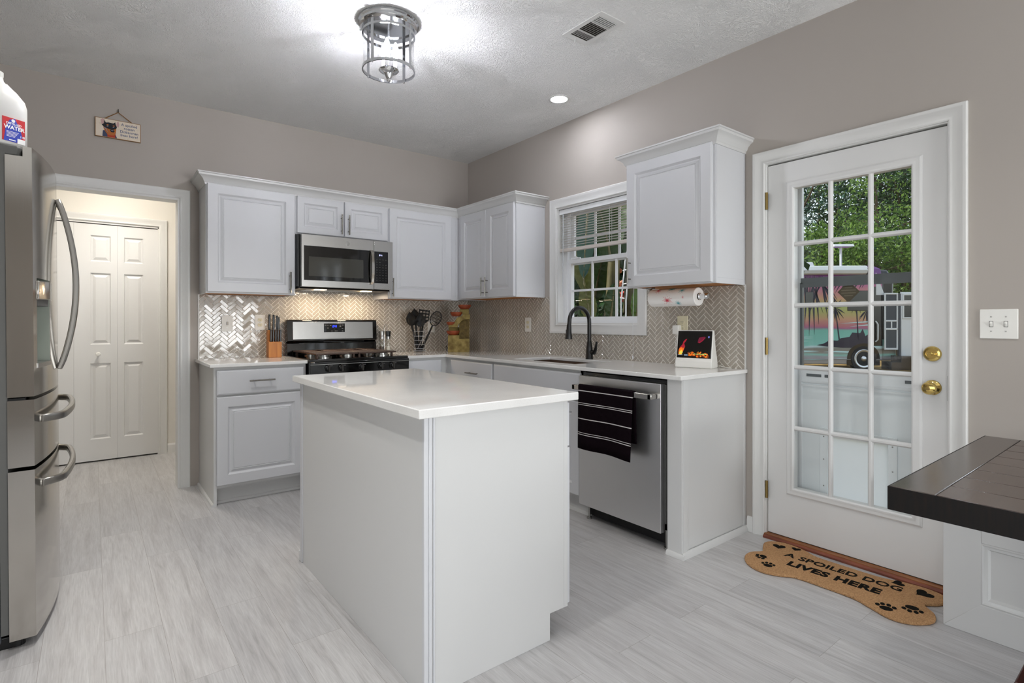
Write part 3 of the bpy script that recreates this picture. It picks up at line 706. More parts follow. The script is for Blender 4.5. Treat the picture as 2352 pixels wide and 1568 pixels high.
obj('stile', MB().box(-.620, -.560, -2.893, -2.806, 0, .894), 'cabinet_panel', t, bevel=.002)
obj('side_board', MB().box(-.560, -.002, -2.888, -2.870, 0, .894).box(-.612, -.580, -2.897, -2.888, .0, .894).box(-.022, -.002, -2.892, -2.886, 0, .894), 'cabinet_panel', t, bevel=.0015)
m = MB().prism([(-2.893, 0), (-2.911, 0), (-2.909, .014), (-2.900, .030), (-2.893, .031)], 'x', -.622, -.004).prism([(-.620, 0), (-.634, 0), (-.632, .014), (-.626, .022), (-.62, .023)], 'y', -2.911, -2.806)
obj('shoe_moulding', m, 'cabinet_panel', t)
# ---- worktops
m = MB().box(-2.362, -1.757, -.640, -.0005, .8945, .917)
solo('countertop', m, 'quartz_speck', 'short white quartz countertop left of the stove', 'countertop', (-2.06, -.3, .894), bevel=.003)
SK = (-.515, -.165, -2.03, -1.40)
m = MB().box(-.988, -.640, -.640, -.0005, .8945, .917).box(-.640, SK[0], -2.903, -.0005, .8945, .917).box(SK[1], -.0005, -2.903, -.0005, .8945, .917).box(SK[0], SK[1], SK[3], -.0005, .8945, .917).box(SK[0], SK[1], -2.903, SK[2], .8945, .917)
def merge(mb):
    return mb
# one welded L-shaped slab with the sink hole
def slab(outer, hole, z0, z1):
    bm = bmesh.new(); xs = sorted({p[0] for p in outer} | {hole[0], hole[1]}); ys = sorted({p[1] for p in outer} | {hole[2], hole[3]})
    def inside(x, y):
        if hole[0] < x < hole[1] and hole[2] < y < hole[3]: return False
        c = False
        for i in range(len(outer)):
            (xa, ya), (xb, yb) = outer[i], outer[(i + 1) % len(outer)]
            if (ya > y) != (yb > y) and x < (xb - xa) * (y - ya) / (yb - ya) + xa: c = not c
        return c
    V_ = {}
    def v(x, y): 
        if (x, y) not in V_: V_[x, y] = bm.verts.new((x, y, z0))
        return V_[x, y]
    fs = []
    for a, b in zip(xs, xs[1:]):
        for c, d in zip(ys, ys[1:]):
            if inside((a + b) / 2, (c + d) / 2): fs.append(bm.faces.new([v(a, c), v(b, c), v(b, d), v(a, d)]))
    bmesh.ops.dissolve_limit(bm, angle_limit=.01, verts=bm.verts, edges=bm.edges)
    r = bmesh.ops.extrude_face_region(bm, geom=list(bm.faces)); bmesh.ops.translate(bm, verts=[g for g in r['geom'] if isinstance(g, bmesh.types.BMVert)], vec=(0, 0, z1 - z0))
    bm.verts.ensure_lookup_table(); mb = MB(); idx = {w: i for i, w in enumerate(bm.verts)}
    mb.add([w.co.copy() for w in bm.verts], [[idx[w] for w in f.verts] for f in bm.faces]); bm.free(); return mb
m = slab([(-.988, -.0005), (-.988, -.640), (-.640, -.640), (-.640, -2.903), (-.0005, -2.903), (-.0005, -.0005)], SK, .8945, .917)
solo('countertop', m, 'quartz_speck', 'L-shaped white quartz countertop with the sink cut-out', 'countertop', (-.3, -1.5, .894), bevel=.003, fix=True)
m = MB(); a, b, c, d = SK; e = .012
m.frame((a - .02, b + .02, c - .02, d + .02), (a - .004, b + .004, c - .004, d + .004), 'z', .72, .894); m.box(a - .02, b + .02, c - .02, d + .02, .70, .72).lathe([(.035, 0), (.035, .004), (.02, .005)], ((a + b) / 2, (c + d) / 2, .72), 20)
solo('kitchen_sink', m, 'sink_brown', 'brown undermount sink below the window', 'sink', (-.34, -1.715, .70), bevel=.004)
# ---- faucet
t = thing('kitchen_faucet', 'black pull-down gooseneck faucet behind the sink', 'faucet', (-.10, -1.755, .917))
fx, fy, fz = -.10, -1.755, .917
obj('body', MB().lathe([(.0275, 0), (.0275, .004), (.026, .008), (.024, .075), (.0205, .10), (.016, .128)], (fx, fy, fz), 24), 'black_satin', t)
P = [(fx, fy, fz + .10 + .012 * i) for i in range(14)] + [(fx - .100 + .100 * math.cos(a), fy, fz + .268 + .102 * math.sin(a)) for a in [math.pi * k / 16 for k in range(1, 16)]] + [(fx - .2, fy, fz + .262), (fx - .203, fy, fz + .245)]
obj('spout', MB().tube(P, .0145, 16), 'black_satin', t)
sp = obj('spray_head', MB().lathe([(.016, 0), (.0175, -.02), (.0185, -.05), (.026, -.098), (.0255, -.102), (.02, -.103)], (fx - .203, fy, fz + .250), 24, (.04, 0, 1)), 'black_satin', t)
obj('spray_button', MB().box(fx - .230, fx - .2225, fy - .006, fy + .006, fz + .175, fz + .215), 'plastic_dark', sp, bevel=.002)
m = MB().tube([(fx, fy - .018, fz + .050), (fx, fy - .052, fz + .050)], .0165, 18).tube([(fx, fy - .046, fz + .048), (fx - .002, fy - .062, fz + .068), (fx - .004, fy - .070, fz + .098), (fx - .005, fy - .078, fz + .128)], [.013, .0115, .0085, .0075], 12); obj('lever', m, 'black_satin', t)
# ================================================================== ISLAND
t = thing('island_cabinet', 'white kitchen island cabinet in the middle of the floor', 'cabinet', (-1.83, -2.37, 0))
X0, X1, Y0, Y1 = -2.128, -1.528, -3.000, -1.745
obj('carcass', MB().box(X0 + .018, X1, Y0 + .016, Y1, .100, .8905).box(X0 + .018, -1.612, Y0 + .016, Y1, 0, .101), 'cabinet_panel', t, smooth=0)
obj('back_panel', MB().box(X0, X0 + .018, Y0 + .010, Y1, 0, .8905), 'cabinet_panel', t, bevel=.001)
m = MB().prism([(X0 + .016, 0), (-1.600, 0), (-1.600, .100), (X1, .100), (X1, .8905), (X0 + .016, .8905)], 'y', Y0, Y0 + .016); obj('end_panel', m, 'cabinet_panel', t, bevel=.001)
m = MB().box(X0 - .002, X0 + .014, Y0 - .003, Y0 + .012, 0, .8905).box(X0 + .014, X0 + .026, Y0 - .006, Y0 + .002, 0, .8905).box(X0 + .030, X0 + .038, Y0 - .004, Y0 + .002, 0, .8905); obj('corner_bead', m, 'cabinet_white', t, bevel=.002)
obj('scribe_strip', MB().box(X0 - .006, X0 + .004, Y1 - .022, Y1 + .004, 0, .8905), 'cabinet_white', t, bevel=.002)
m = MB().box(X0 - .010, X0 + .08, Y1, Y1 + .014, 0, .055); obj('shoe_moulding', m, 'cabinet_panel', t, bevel=.004)
m = MB().frame((Y0, Y1, .10, .8905), (Y0 + .04, Y1 - .04, .14, .85), 'x', X1, X1 + .018); obj('face_frame', m, 'cabinet_panel', t)
EAST = ((0, 1, 0), (0, 0, 1), (1, 0, 0))
for k in range(3):
    ya = Y0 + .006 + k * .416; w = .410
    m = MB().panel((X1 + .018, ya, .712), *EAST, w, .165, FLAT); dr = obj('drawer', m, 'cabinet_white', t)
    m = MB().panel((X1 + .018, ya, .108), *EAST, w, .597, DP(.06)); dd = obj('door', m, 'cabinet_white', t)
    m = MB().tube([(X1 + .068, ya + .13, .79), (X1 + .068, ya + .28, .79)], .0055, 8).tube([(X1 + .03, ya + .16, .79), (X1 + .068, ya + .16, .79)], .004, 8).tube([(X1 + .03, ya + .25, .79), (X1 + .068, ya + .25, .79)], .004, 8)
m = MB().box(-2.163, -1.482, -3.032, -1.712, .8905, .920)
solo('island_countertop', m, 'quartz_speck', 'white quartz slab on top of the kitchen island', 'countertop', (-1.82, -2.37, .8905), bevel=.003)
# ================================================================== RANGE
t = thing('gas_range', 'black and steel gas range between the base cabinets', 'stove', (-1.37, -.33, 0))
x0, x1 = -1.750, -.992
obj('body', MB().box(x0, x1, -.625, -.02, .03, .905), 'black_satin', t, bevel=.003)
ck = obj('cooktop', MB().box(x0, x1, -.660, -.045, .900, .922), 'black_gloss', t, bevel=.004)
for (bx, by, r) in ((-1.60, -.22, .038), (-1.60, -.50, .046), (-1.37, -.36, .05), (-1.14, -.22, .038), (-1.14, -.50, .046)):
    obj('burner', MB().lathe([(r + .012, 0), (r + .012, .008), (r, .010), (r, .020), (r * .8, .024), (0, .025)], (bx, by, .922), 24), 'nickel', ck)
m = MB()
for (ga, gb) in ((-1.700, -1.392), (-1.388, -1.085)):
    m.frame((ga, gb, -.640, -.085), (ga + .030, gb - .030, -.612, -.113), 'z', .950, .961)
    n = 9
    for k in range(n):
        yy = -.600 + k * .0605
        for (xa, xb) in ((ga + .02, ga + .128), (ga + .180, gb - .02)):
            m.box(xa, xb, yy, yy + .044, .951, .961)
    m.box(ga + .128, ga + .180, -.62, -.30, .951, .961); 
    for fx_ in (ga + .02, gb - .02):
        for fy_ in (-.60, -.12): m.box(fx_ - .008, fx_ + .008, fy_ - .008, fy_ + .008, .922, .951)
M('grate_iron', '#4a3a33', .33, .55)
obj('grate', m, 'grate_iron', t, bevel=.0015, seg=1)
cp = obj('control_panel', MB().prism([(-.625, .800), (-.672, .800), (-.676, .900), (-.664, .906), (-.625, .906)], 'x', x0, x1), 'black_gloss', t, bevel=.003)
obj('trim_strip', MB().box(x0, x1, -.680, -.672, .884, .887), 'nickel', cp)
for kx in (-1.628, -1.532, -1.380, -1.228, -1.135):
    k = obj('knob', MB().lathe([(.021, 0), (.021, .006), (.017, .010), (.016, .026), (.012, .029), (0, .030)], (kx, -.674, .855), 24, (0, -1, 0)), 'black_satin', cp)
    obj('knob_grip', MB().prism([(-.0065, -.024), (.0065, -.024), (.0065, .022), (0, .027), (-.0065, .022)], 'y', -.712, -.684).xf(Matrix.Translation((kx, 0, .855))), 'plastic_dark', k, bevel=.003)
    obj('dial_mark', MB().box(kx + .012, kx + .034, -.6755, -.6740, .8715, .8735), 'icon_grey', k)
ov = obj('oven_door', MB().box(x0 + .003, x1 - .003, -.668, -.625, .190, .785), 'black_gloss', t, bevel=.004)
obj('door_handle', MB().tube([(x0 + .06, -.70, .745), (x1 - .06, -.70, .745)], .012, 12).tube([(x0 + .09, -.665, .745), (x0 + .09, -.70, .745)], .009, 8).tube([(x1 - .09, -.665, .745), (x1 - .09, -.70, .745)], .009, 8), 'steel_h', ov)
obj('warming_drawer', MB().box(x0 + .003, x1 - .003, -.660, -.625, .06, .178), 'steel_h', t, bevel=.003)
bg = obj('backguard', MB().prism([(-.020, .905), (-.078, .905), (-.070, 1.015), (-.052, 1.022), (-.082, 1.032), (-.072, 1.196), (-.060, 1.204), (-.020, 1.204)], 'x', x0 + .006, x1 - .006), 'black_gloss', t, bevel=.004)
m = MB().prism([(-.0834, 1.046), (-.0762, 1.186), (-.0742, 1.186), (-.0814, 1.046)], 'x', x0 + .050, x1 - .042); obj('steel_fascia', m, 'steel_h', bg, bevel=.001, seg=1)
m = MB().box(x0 + .30, x1 - .11, -.0545, -.050, 1.0215, 1.026); obj('fascia_trim', m, 'nickel', bg)
sl_ = Vector((0, .0072, .140)).normalized(); nn = Vector((0, -.140, .0072)).normalized()
mt = basis((-1.368, -.0800, 1.137), (1, 0, 0), sl_, nn)
m = MB().box(-.087, .087, -.036, .036, -.001, .0015).xf(mt); dp = obj('display', m, 'screen_black', bg, bevel=.003)
def seg7(mb, ch, x, h=.018, w=.010, tck=.0022):
    S = {'0': 'abcdef', '1': 'bc', '2': 'abged', '4': 'fgbc', '3': 'abgcd', '5': 'afgcd'}[ch]; H = h / 2
    P_ = {'a': (0, w, h - tck, h), 'g': (0, w, H - tck / 2, H + tck / 2), 'd': (0, w, 0, tck), 'f': (0, tck, H, h), 'b': (w - tck, w, H, h), 'e': (0, tck, 0, H), 'c': (w - tck, w, 0, H)}
    for s in S: a, b, c, d = P_[s]; mb.box(x + a, x + b, c - H, d - H, 0, .0008)
m = MB(); seg7(m, '2', -.019); seg7(m, '4', -.003); seg7(m, '1', .006); m.box(-.0065, -.0045, -.005, -.003, 0, .0008).box(-.0065, -.0045, .003, .005, 0, .0008)
m.xf(mt @ Matrix.Translation((.002, .012, .0014))); obj('clock_digits', m, 'led_blue', dp, smooth=0)
m = MB()
for (u, v) in ((-.075, .022), (-.055, .022), (-.055, -.002), (-.033, .020), (.048, .022), (.070, .022), (.048, .010), (.066, -.006), (.066, -.026), (.020, -.026), (.008, -.026), (-.022, -.026)): m.box(u - .006, u + .006, v - .0014, v + .0014, .0014, .0019)
m.xf(mt); obj('display_icons', m, 'icon_grey', dp, smooth=0)
# ================================================================== MICROWAVE
t = thing('microwave', 'stainless over-the-range microwave above the stove', 'microwave', (-1.37, -.2, 1.44))
x0, x1, z0, z1 = -1.744, -1.004, 1.446, 1.838
obj('body', MB().box(x0, x1, -.365, -.003, z0 + .006, z1 + .002), 'black_satin', t, smooth=0)
dx = -1.166; f = -.410
dr = obj('door', MB().box(x0 + .012, dx - .001, f, -.372, z0, z1), 'steel_h', t, bevel=.003)
obj('door_glass', MB().box(-1.714, -1.196, f - .0025, f + .002, 1.497, 1.754), 'screen_black', dr, bevel=.008, seg=3)
M('mw_window', '#35352f', .09, .0, .5, coat=.6)
obj('window_screen', MB().box(-1.680, -1.256, f - .0035, f - .002, 1.528, 1.674), 'mw_window', dr, bevel=.006, seg=2)
m = MB().tube([(-1.190, f - .004, 1.752), (-1.190, f - .022, 1.735), (-1.190, f - .032, 1.66), (-1.190, f - .034, 1.62), (-1.190, f - .032, 1.57), (-1.190, f - .022, 1.505), (-1.190, f - .004, 1.490)], .01, 14, sq=(.008, .013)); obj('handle', m, 'steel_polish', dr)
cpn = obj('control_column', MB().box(dx, x1, f, -.372, z0, z1), 'steel_h', t, bevel=.003)
cg = obj('control_glass', MB().box(-1.164, -1.046, f - .0025, f + .002, 1.497, 1.752), 'screen_black', cpn, bevel=.006, seg=2)
mt = basis((-1.108, f - .0026, 1.722), (1, 0, 0), (0, 0, 1), (0, -1, 0))
m = MB(); seg7(m, '2', -.015, .012, .0065, .0016); seg7(m, '4', -.004, .012, .0065, .0016); seg7(m, '1', .003, .012, .0065, .0016); m.box(-.0068, -.0055, -.003, -.002, 0, .0006).box(-.0068, -.0055, .002, .003, 0, .0006); m.xf(mt); obj('clock_digits', m, 'led_white', cg, smooth=0)
M('key_grey', '#4f4f4f', .5); m = MB()
for r_ in range(9):
    for c_ in range(4):
        if r_ in (1,) and c_ > 1: continue
        m.box(-1.148 + c_ * .026, -1.138 + c_ * .026, f - .0031, f - .0025, 1.685 - r_ * .021, 1.688 - r_ * .021)
obj('key_print', m, 'key_grey', cg, smooth=0)
m = MB().lathe([(.0155, 0), (.0155, .0012), (.0135, .0018), (.0135, .0012), (0, .0012)], (-1.384, f - .0002, 1.794), 28, (0, -1, 0)); bd = obj('badge', m, 'nickel', dr)
m = MB()
for s in (-1, 1):
    m.tube([(-1.384 + s * .006 + .0042 * math.cos(a) * (1 if s > 0 else 1), f - .0024, 1.794 + .0062 * math.sin(a)) for a in [R(40 + k * 28) for k in range(11)]], .0008, 6)
obj('monogram', m, 'chrome', bd)
m = MB().prism([(-.365, z0 + .006), (-.372, z0 - .010), (-.06, z0 - .014), (-.02, z0 + .006)], 'x', x0 + .01, x1 - .01); vt = obj('underside', m, 'black_satin', t)
for lx in (-1.560, -1.190):
    obj('hood_light', MB().box(lx - .040, lx + .040, -.335, -.275, z0 - .0155, z0 - .010), 'hood_lens', vt, bevel=.002)
    light('hood_lamp', 'AREA', (lx, -.20, z0 - .022), HOOD_W, (1.0, .80, .58), shape='RECTANGLE', size=.09, size_y=.06)
m = MB()
for k in range(14): m.box(x0 + .09 + k * .0 , x1 - .09, -.26 + k * .013, -.255 + k * .013, z0 - .0150, z0 - .0125)
obj('grease_filter', m, 'nickel', vt)
# ================================================================== DISHWASHER
t = thing('dishwasher', 'stainless dishwasher in the counter run, towel over its handle', 'dishwasher', (-.33, -2.49, 0))
y0, y1 = -2.797, -2.190
obj('tub', MB().box(-.585, -.02, y0 + .006, y1 - .004, .10, .888), 'void', t, smooth=0)
fp = obj('front_panel', MB().box(-.642, -.606, -2.782, -2.193, .098, .866), 'steel_v', t, bevel=.0012)
obj('door_liner', MB().box(-.606, -.560, -2.790, -2.193, .14, .862), 'gasket', t, bevel=.002)
obj('control_strip', MB().box(-.604, -.58, -2.795, -2.192, .866, .884), 'black_gloss', t)
m = MB().box(-.712, -.698, -2.775, -2.200, .790, .818).box(-.712, -.640, -2.772, -2.750, .790, .818).box(-.712, -.640, -2.225, -2.203, .790, .818); obj('handle', m, 'steel_polish', fp, bevel=.003)
m = MB().box(-.560, -.53, y0 + .01, y1 - .004, .02, .10); obj('toe_panel', m, 'black_matte', t)
for yy in (-2.77, -2.215): obj('levelling_foot', MB().lathe([(.016, 0), (.016, .01), (.006, .012), (.006, .10)], (-.575, yy, 0), 12), 'nickel', t)
# ---- towel
tl = MB(); yA, yB = -2.262, -2.662
zs = [.460, .468]; marks = []
L_front = [(.457, 0)]
rows = [(.457, 0), (.500, 0), (.535, 0), (.537, 1), (.541, 1), (.5445, 0), (.5465, 0), (.5485, 1), (.5515, 1), (.553, 0), (.60, 0), (.6255, 0), (.627, 1), (.632, 1), (.6335, 0), (.68, 0), (.7065, 0), (.708, 1), (.7115, 1), (.713, 0), (.7165, 0), (.718, 1), (.7215, 1), (.723, 0), (.765, 0), (.786, 0), (.7875, 1), (.7925, 1), (.794, 0), (.812, 0)]
n = 22
path = [(-.716, z, w) for z, w in rows] + [(-.7165, .819, 0), (-.712, .8235, 0), (-.705, .8245, 0), (-.698, .8235, 0), (-.6935, .819, 0), (-.6925, .80, 0), (-.688, .72, 0), (-.680, .60, 0), (-.676, .54, 0)]
def tw(off):
    out = []
    for i, (x, z, w) in enumerate(path):
        for k in range(n + 1):
            s = k / n; drop = max(0, (.82 - z) / .36)
            yy = yA + (yB - yA) * (s + (.5 - s) * .05 * drop * (1 if s > .5 else .2))
            xx = x + off + (-.010 * math.sin(s * 7.5 + .6) * drop - .008 * math.sin(s * 3.1) * drop if i < len(rows) else 0)
            zz = z + (.010 * math.sin(s * 2.6 - .9) - .004 - .012 * s * drop + .012 * (1 - s)) * drop * (1 if i < len(rows) else 0)
            out.append(Vector((xx, yy, zz)))
    return out
vs = tw(0); W_ = n + 1; fs = []; mi = []
for i in range(len(path) - 1):
    for k in range(n):
        fs.append((i * W_ + k, i * W_ + k + 1, (i + 1) * W_ + k + 1, (i + 1) * W_ + k)); mi.append(1 if path[i][2] and path[i + 1][2] else 0)
tl.add(vs, fs); tl.m = mi
o = solo('dish_towel', tl, ['towel_black', 'towel_white'], 'black dish towel with thin white stripes over the dishwasher handle', 'towel', (-.70, -2.46, .82), smooth=60)
s_ = o.modifiers.new('thick', 'SOLIDIFY'); s_.thickness = .004; s_.offset = 0
# ================================================================== REFRIGERATOR
fr = thing('refrigerator', 'stainless french-door refrigerator with a water dispenser', 'refrigerator', (-3.11, -1.86, 0))
YA, YB, YM = -1.860, -.950, -1.405
fx_ = lambda y: -3.110 + .049 * (1 - ((y - YM) / .455) ** 2)
def curved(mb, ya, yb, z0, z1, back=-3.183, n=14, push=0):
    pts = [(back, ya), (back, yb)][::-1]; ys = [ya + (yb - ya) * i / n for i in range(n + 1)]
    mb.prism([(back, yb), (back, ya)] + [(fx_(y) + push, y) for y in ys], 'z', z0, z1); return mb
obj('cabinet', MB().box(-3.86, -3.206, YA + .014, YB - .014, .03, 1.815), 'fridge_side', fr, bevel=.004)
obj('door_seal', MB().box(-3.206, -3.183, YA + .008, YB - .008, .06, 1.80), 'gasket', fr)
obj('base_grille', MB().box(-3.80, -3.150, YA + .03, YB - .03, .0, .045), 'black_satin', fr, bevel=.004)
# the near door, with the dispenser opening
ZD0, ZD1, yd0, yd1, zr0, zr1 = .915, 1.826, -1.822, -1.635, 1.015, 1.352
m = MB(); ye = YM - .003
curved(m, YA, ye, ZD0, zr0); curved(m, YA, ye, zr1, 1.790); m.prism([(-3.135, ye), (-3.135, YA)] + [(fx_(YA + (ye - YA) * i / 14), YA + (ye - YA) * i / 14) for i in range(15)], 'z', 1.790, ZD1)
curved(m, YA, yd0, zr0, zr1, n=3); curved(m, yd1, ye, zr0, zr1, n=8)
nd = obj('door', m, 'steel_polish', fr, label='near door with the water dispenser', smooth=30)
m = MB(); curved(m, YM + .003, YB, ZD0, ZD1); fd = obj('door', m, 'steel_polish', fr, label='far door', smooth=30)
M('recess_grey', '#8d948a', .3, .3)
m = MB().box(-3.165, -3.155, yd0, yd1, zr0, zr1).box(-3.16, fx_(yd1) - .002, yd1 - .001, yd1 + .002, zr0, zr1).box(-3.16, fx_(yd0) - .002, yd0 - .002, yd0 + .001, zr0, zr1); dc = obj('dispenser_recess', m, 'recess_grey', nd, smooth=0)
m = MB().prism([(-3.155, yd0 + .004), (-3.155, yd1 - .004)] + [(fx_(y) + .014 * math.sin(math.pi * (y - yd0) / (yd1 - yd0)) + .004, y) for y in [yd1 - .004 - (yd1 - yd0 - .008) * i / 10 for i in range(11)]], 'z', 1.272, 1.342)
ch = obj('dispenser_head', m, 'steel_polish', nd, bevel=.003)
m = MB().prism([(-3.150, yd0 + .02), (-3.150, yd1 - .02)] + [(fx_(y) + .006 * math.sin(math.pi * (y - yd0) / (yd1 - yd0)) - .004, y) for y in [yd1 - .02 - (yd1 - yd0 - .04) * i / 8 for i in range(9)]], 'z', 1.248, 1.272); obj('dispenser_nozzle', m, 'gasket', nd)
m = MB().prism([(-3.155, yd0 + .004), (-3.155, yd1 - .004)] + [(fx_(y) + .003, y) for y in [yd1 - .004 - (yd1 - yd0 - .008) * i / 8 for i in range(9)]], 'z', zr0 + .001, zr0 + .018); obj('drip_tray', m, 'nickel', nd)
m = MB()
for k in range(4): m.box(fx_(-1.72) + .016, fx_(-1.72) + .0185, -1.70 - .008, -1.70 + .002, 1.290 + k * .012, 1.2925 + k * .012)
obj('dispenser_icon', m, 'label_white', nd, smooth=0)
def bow(y0, y1, z0, z1, out, name, par):
    """handle bowed away from the door"""
    P = []
    for i in range(25):
        s = i / 24; yy = y0 + (y1 - y0) * s; zz = z0 + (z1 - z0) * s
        P.append((fx_(yy) + .006 + out * math.sin(math.pi * s) ** .8, yy, zz))
    return P
def dhandle(par, y):
    P = bow(y, y, 1.715, .985, .060, '', None); m = MB().tube(P, .01, 16, sq=(.011, .016))
    obj('door_handle', m, 'steel_satin', par, label='bowed vertical handle', bevel=.003, seg=1)
dhandle(nd, -1.448); dhandle(fd, -1.362)
def drawer(z0, z1, hz):
    m = MB(); curved(m, YA, YB, z0, z1, n=24); d = obj('drawer', m, 'steel_polish', fr, smooth=30)
    P = []
    for i in range(31):
        s = i / 30; yy = -1.775 + .74 * s; e = min(1, s / .10, (1 - s) / .10); e = math.sin(e * math.pi / 2)
        P.append((fx_(yy) - .004 + .052 * e, yy, hz))
    m = MB().tube(P, .01, 16, sq=(.015, .010)); obj('drawer_handle', m, 'steel_satin', d, bevel=.003, seg=1)
drawer(.660, .903, .820); drawer(.035, .646, .575)
m = MB().box(-3.26, -3.150, YA + .016, YA + .075, 1.795, 1.829).lathe([(.026, 0), (.026, .034), (.022, .038)], (-3.163, YA + .045, 1.793), 20); obj('hinge_cover', m, 'gasket', fr, bevel=.004)
m = MB().box(-3.20, -3.135, YA + .012, YA + .05, .898, .910); obj('hinge', m, 'rubber', fr)
for yy in (YA + .05, YB - .05): obj('front_foot', MB().lathe([(.022, 0), (.022, .03)], (-3.165, yy, 0), 14), 'rubber', fr)
fr.rotation_euler = (0, R(-.42), 0)
# ---- gallon jug on the fridge
jg = thing('water_jug', 'white plastic gallon jug of distilled water on top of the refrigerator', 'jug', (-3.228, -1.775, 1.832), R(35), local=True)
def sqloop(h, w, z, r=.35, n=28):
    out = []
    for k in range(n):
        a = 2 * math.pi * k / n; c, s = math.cos(a), math.sin(a); e = .45
        out.append((h * math.copysign(abs(c) ** e, c), w * math.copysign(abs(s) ** e, s), z))
    return out
def loft(loops):
    mb = MB(); n = len(loops[0]); vs = [p for l in loops for p in l]
    fs = [(i * n + k, i * n + (k + 1) % n, (i + 1) * n + (k + 1) % n, (i + 1) * n + k) for i in range(len(loops) - 1) for k in range(n)]
    mb.add(vs, fs + [list(range(n))[::-1], list(range((len(loops) - 1) * n, len(loops) * n))]); return mb
def circ(r, z, n=28): return [(r * math.cos(2 * math.pi * k / n), r * math.sin(2 * math.pi * k / n), z) for k in range(n)]
mix = lambda A, B, t: [tuple(a * (1 - t) + b * t for a, b in zip(p, q)) for p, q in zip(A, B)]
sq = lambda z, s=1: sqloop(.073 * s, .073 * s, z)
obj('jug_body', loft([sq(0, .93), sq(.006), sq(.135), sq(.15, .995), mix(sq(.175), circ(.070, .175), .4), mix(sq(.205), circ(.052, .205), .8), circ(.034, .228), circ(.022, .242), circ(.020, .256), circ(.021, .258), circ(.021, .262)]), 'jug_plastic', jg, smooth=75)
m = MB().tube([(.050, 0, .125), (.066, 0, .150), (.066, 0, .185), (.048, 0, .214), (.024, 0, .232)], [.016, .014, .013, .013, .013], 12); obj('jug_handle', m, 'jug_plastic', jg)
obj('jug_cap', MB().lathe([(.021, 0), (.0215, .002), (.0215, .016), (.019, .018), (0, .018)], (0, 0, .258), 24), 'jug_plastic', jg)
fr_ = -.0737
m = MB(dx=-.0215).box(.000, .070, fr_ - .0008, fr_ + .002, .012, .098); lb = obj('label', m, 'label_red', jg, smooth=0)
m = MB(dx=-.0215).prism([(.004, .012), (.044, .012), (.062, .036), (.054, .064), (.038, .098), (.022, .090), (.010, .064)], 'y', fr_ - .0014, fr_ - .0006); obj('label_emblem', m, 'label_blue', lb, smooth=0)
mt = lambda u, v: basis((u - .0215, fr_ - .0016, v), (1, 0, 0), (0, 0, 1), (0, -1, 0))
text('label_text', 'DISTILLED', .0105, 'label_white', lb, mt(.0345, .0765), .0002, bold=.0003)
text('label_text', 'WATER', .0185, 'label_white', lb, mt(.036, .0625), .0002, bold=.0006)
m = MB(dx=-.0215)
for k in range(5): m.box(.012, .050 - k * .003, fr_ - .0018, fr_ - .0014, .047 - k * .0045, .0485 - k * .0045)
m.box(.020, .040, fr_ - .0018, fr_ - .0014, .016, .0195).lathe([(.006, 0), (0, .0004)], (.033, fr_ - .0014, .0885), 12, (0, -1, 0)); obj('label_print', m, 'label_white', lb, smooth=0)
obj('price_tag', MB(dx=-.0215).box(.046, .070, fr_ - .0018, fr_ - .0008, .010, .028), 'label_white', lb, smooth=0)
text('label_text', '1 G', .010, 'label_white', lb, mt(.0615, .036), .0002, bold=.0004)
# ================================================================== CEILING FIXTURES
fl = thing('ceiling_light', 'chrome and clear-glass cylinder ceiling light over the island', 'ceiling light', (-1.72, -1.87, 2.43))
cx, cy = -1.72, -1.87
obj('canopy', MB().lathe([(.150, 2.758), (.156, 2.752), (.156, 2.744), (.149, 2.740), (.147, 2.730), (.140, 2.724), (.136, 2.716), (.06, 2.716), (0, 2.716)], (cx, cy, 0), 56), 'chrome', fl)
g = MB().lathe([(.129, 2.722), (.129, 2.500)], (cx, cy, 0), 56, cap=False); obj('glass_shade', g, 'lamp_glass', fl, smooth=60)
ring = lambda z, h: MB().lathe([(.1305, z - h), (.1365, z - h), (.1365, z + h), (.1305, z + h), (.1305, z - h)], (cx, cy, 0), 56, cap=False)
obj('ring', ring(2.690, .006), 'chrome', fl); lr = obj('ring', ring(2.505, .007), 'chrome', fl)
for k in range(4):
    a = R(-62 + 90 * k); U = Vector((math.cos(a), math.sin(a), 0)); T = Vector((-math.sin(a), math.cos(a), 0)); c0 = Vector((cx, cy, 0)) + U * .1345
    m = MB(); vs = [c0 + T * s * .0085 + U * q + Vector((0, 0, z)) for z in (2.502, 2.722) for s, q in ((-1, -.0015), (1, -.0015), (1, .0015), (-1, .0015))]
    m.add(vs, [(0, 1, 2, 3), (4, 5, 6, 7), (0, 1, 5, 4), (1, 2, 6, 5), (2, 3, 7, 6), (3, 0, 4, 7)]); m.lathe([(.0, -.008), (.0045, -.005), (.0045, 0)], c0 + Vector((0, 0, 2.498)), 10); obj('strap', m, 'chrome', fl)
obj('stem', MB().lathe([(.006, 2.715), (.006, 2.48)], (cx, cy, 0), 12), 'chrome', fl)
obj('finial', MB().lathe([(0, 2.512), (.050, 2.510), (.052, 2.505), (.044, 2.496), (.024, 2.488), (.017, 2.472), (.012, 2.458), (.0115, 2.452), (.007, 2.447), (.0, 2.444)], (cx, cy, 0), 36), 'chrome', fl)
for k in range(3):
    a = R(230 + 120 * k); bx, by = cx + .036 * math.cos(a), cy + .036 * math.sin(a)
    sk = obj('candle_socket', MB().lathe([(.011, 2.508), (.011, 2.572), (.009, 2.575)], (bx, by, 0), 16), 'label_white', fl)
    obj('bulb', MB().lathe([(.008, 2.574), (.013, 2.588), (.0165, 2.603), (.015, 2.622), (.010, 2.642), (.004, 2.658), (0, 2.662)], (bx, by, 0), 18), 'bulb', sk)
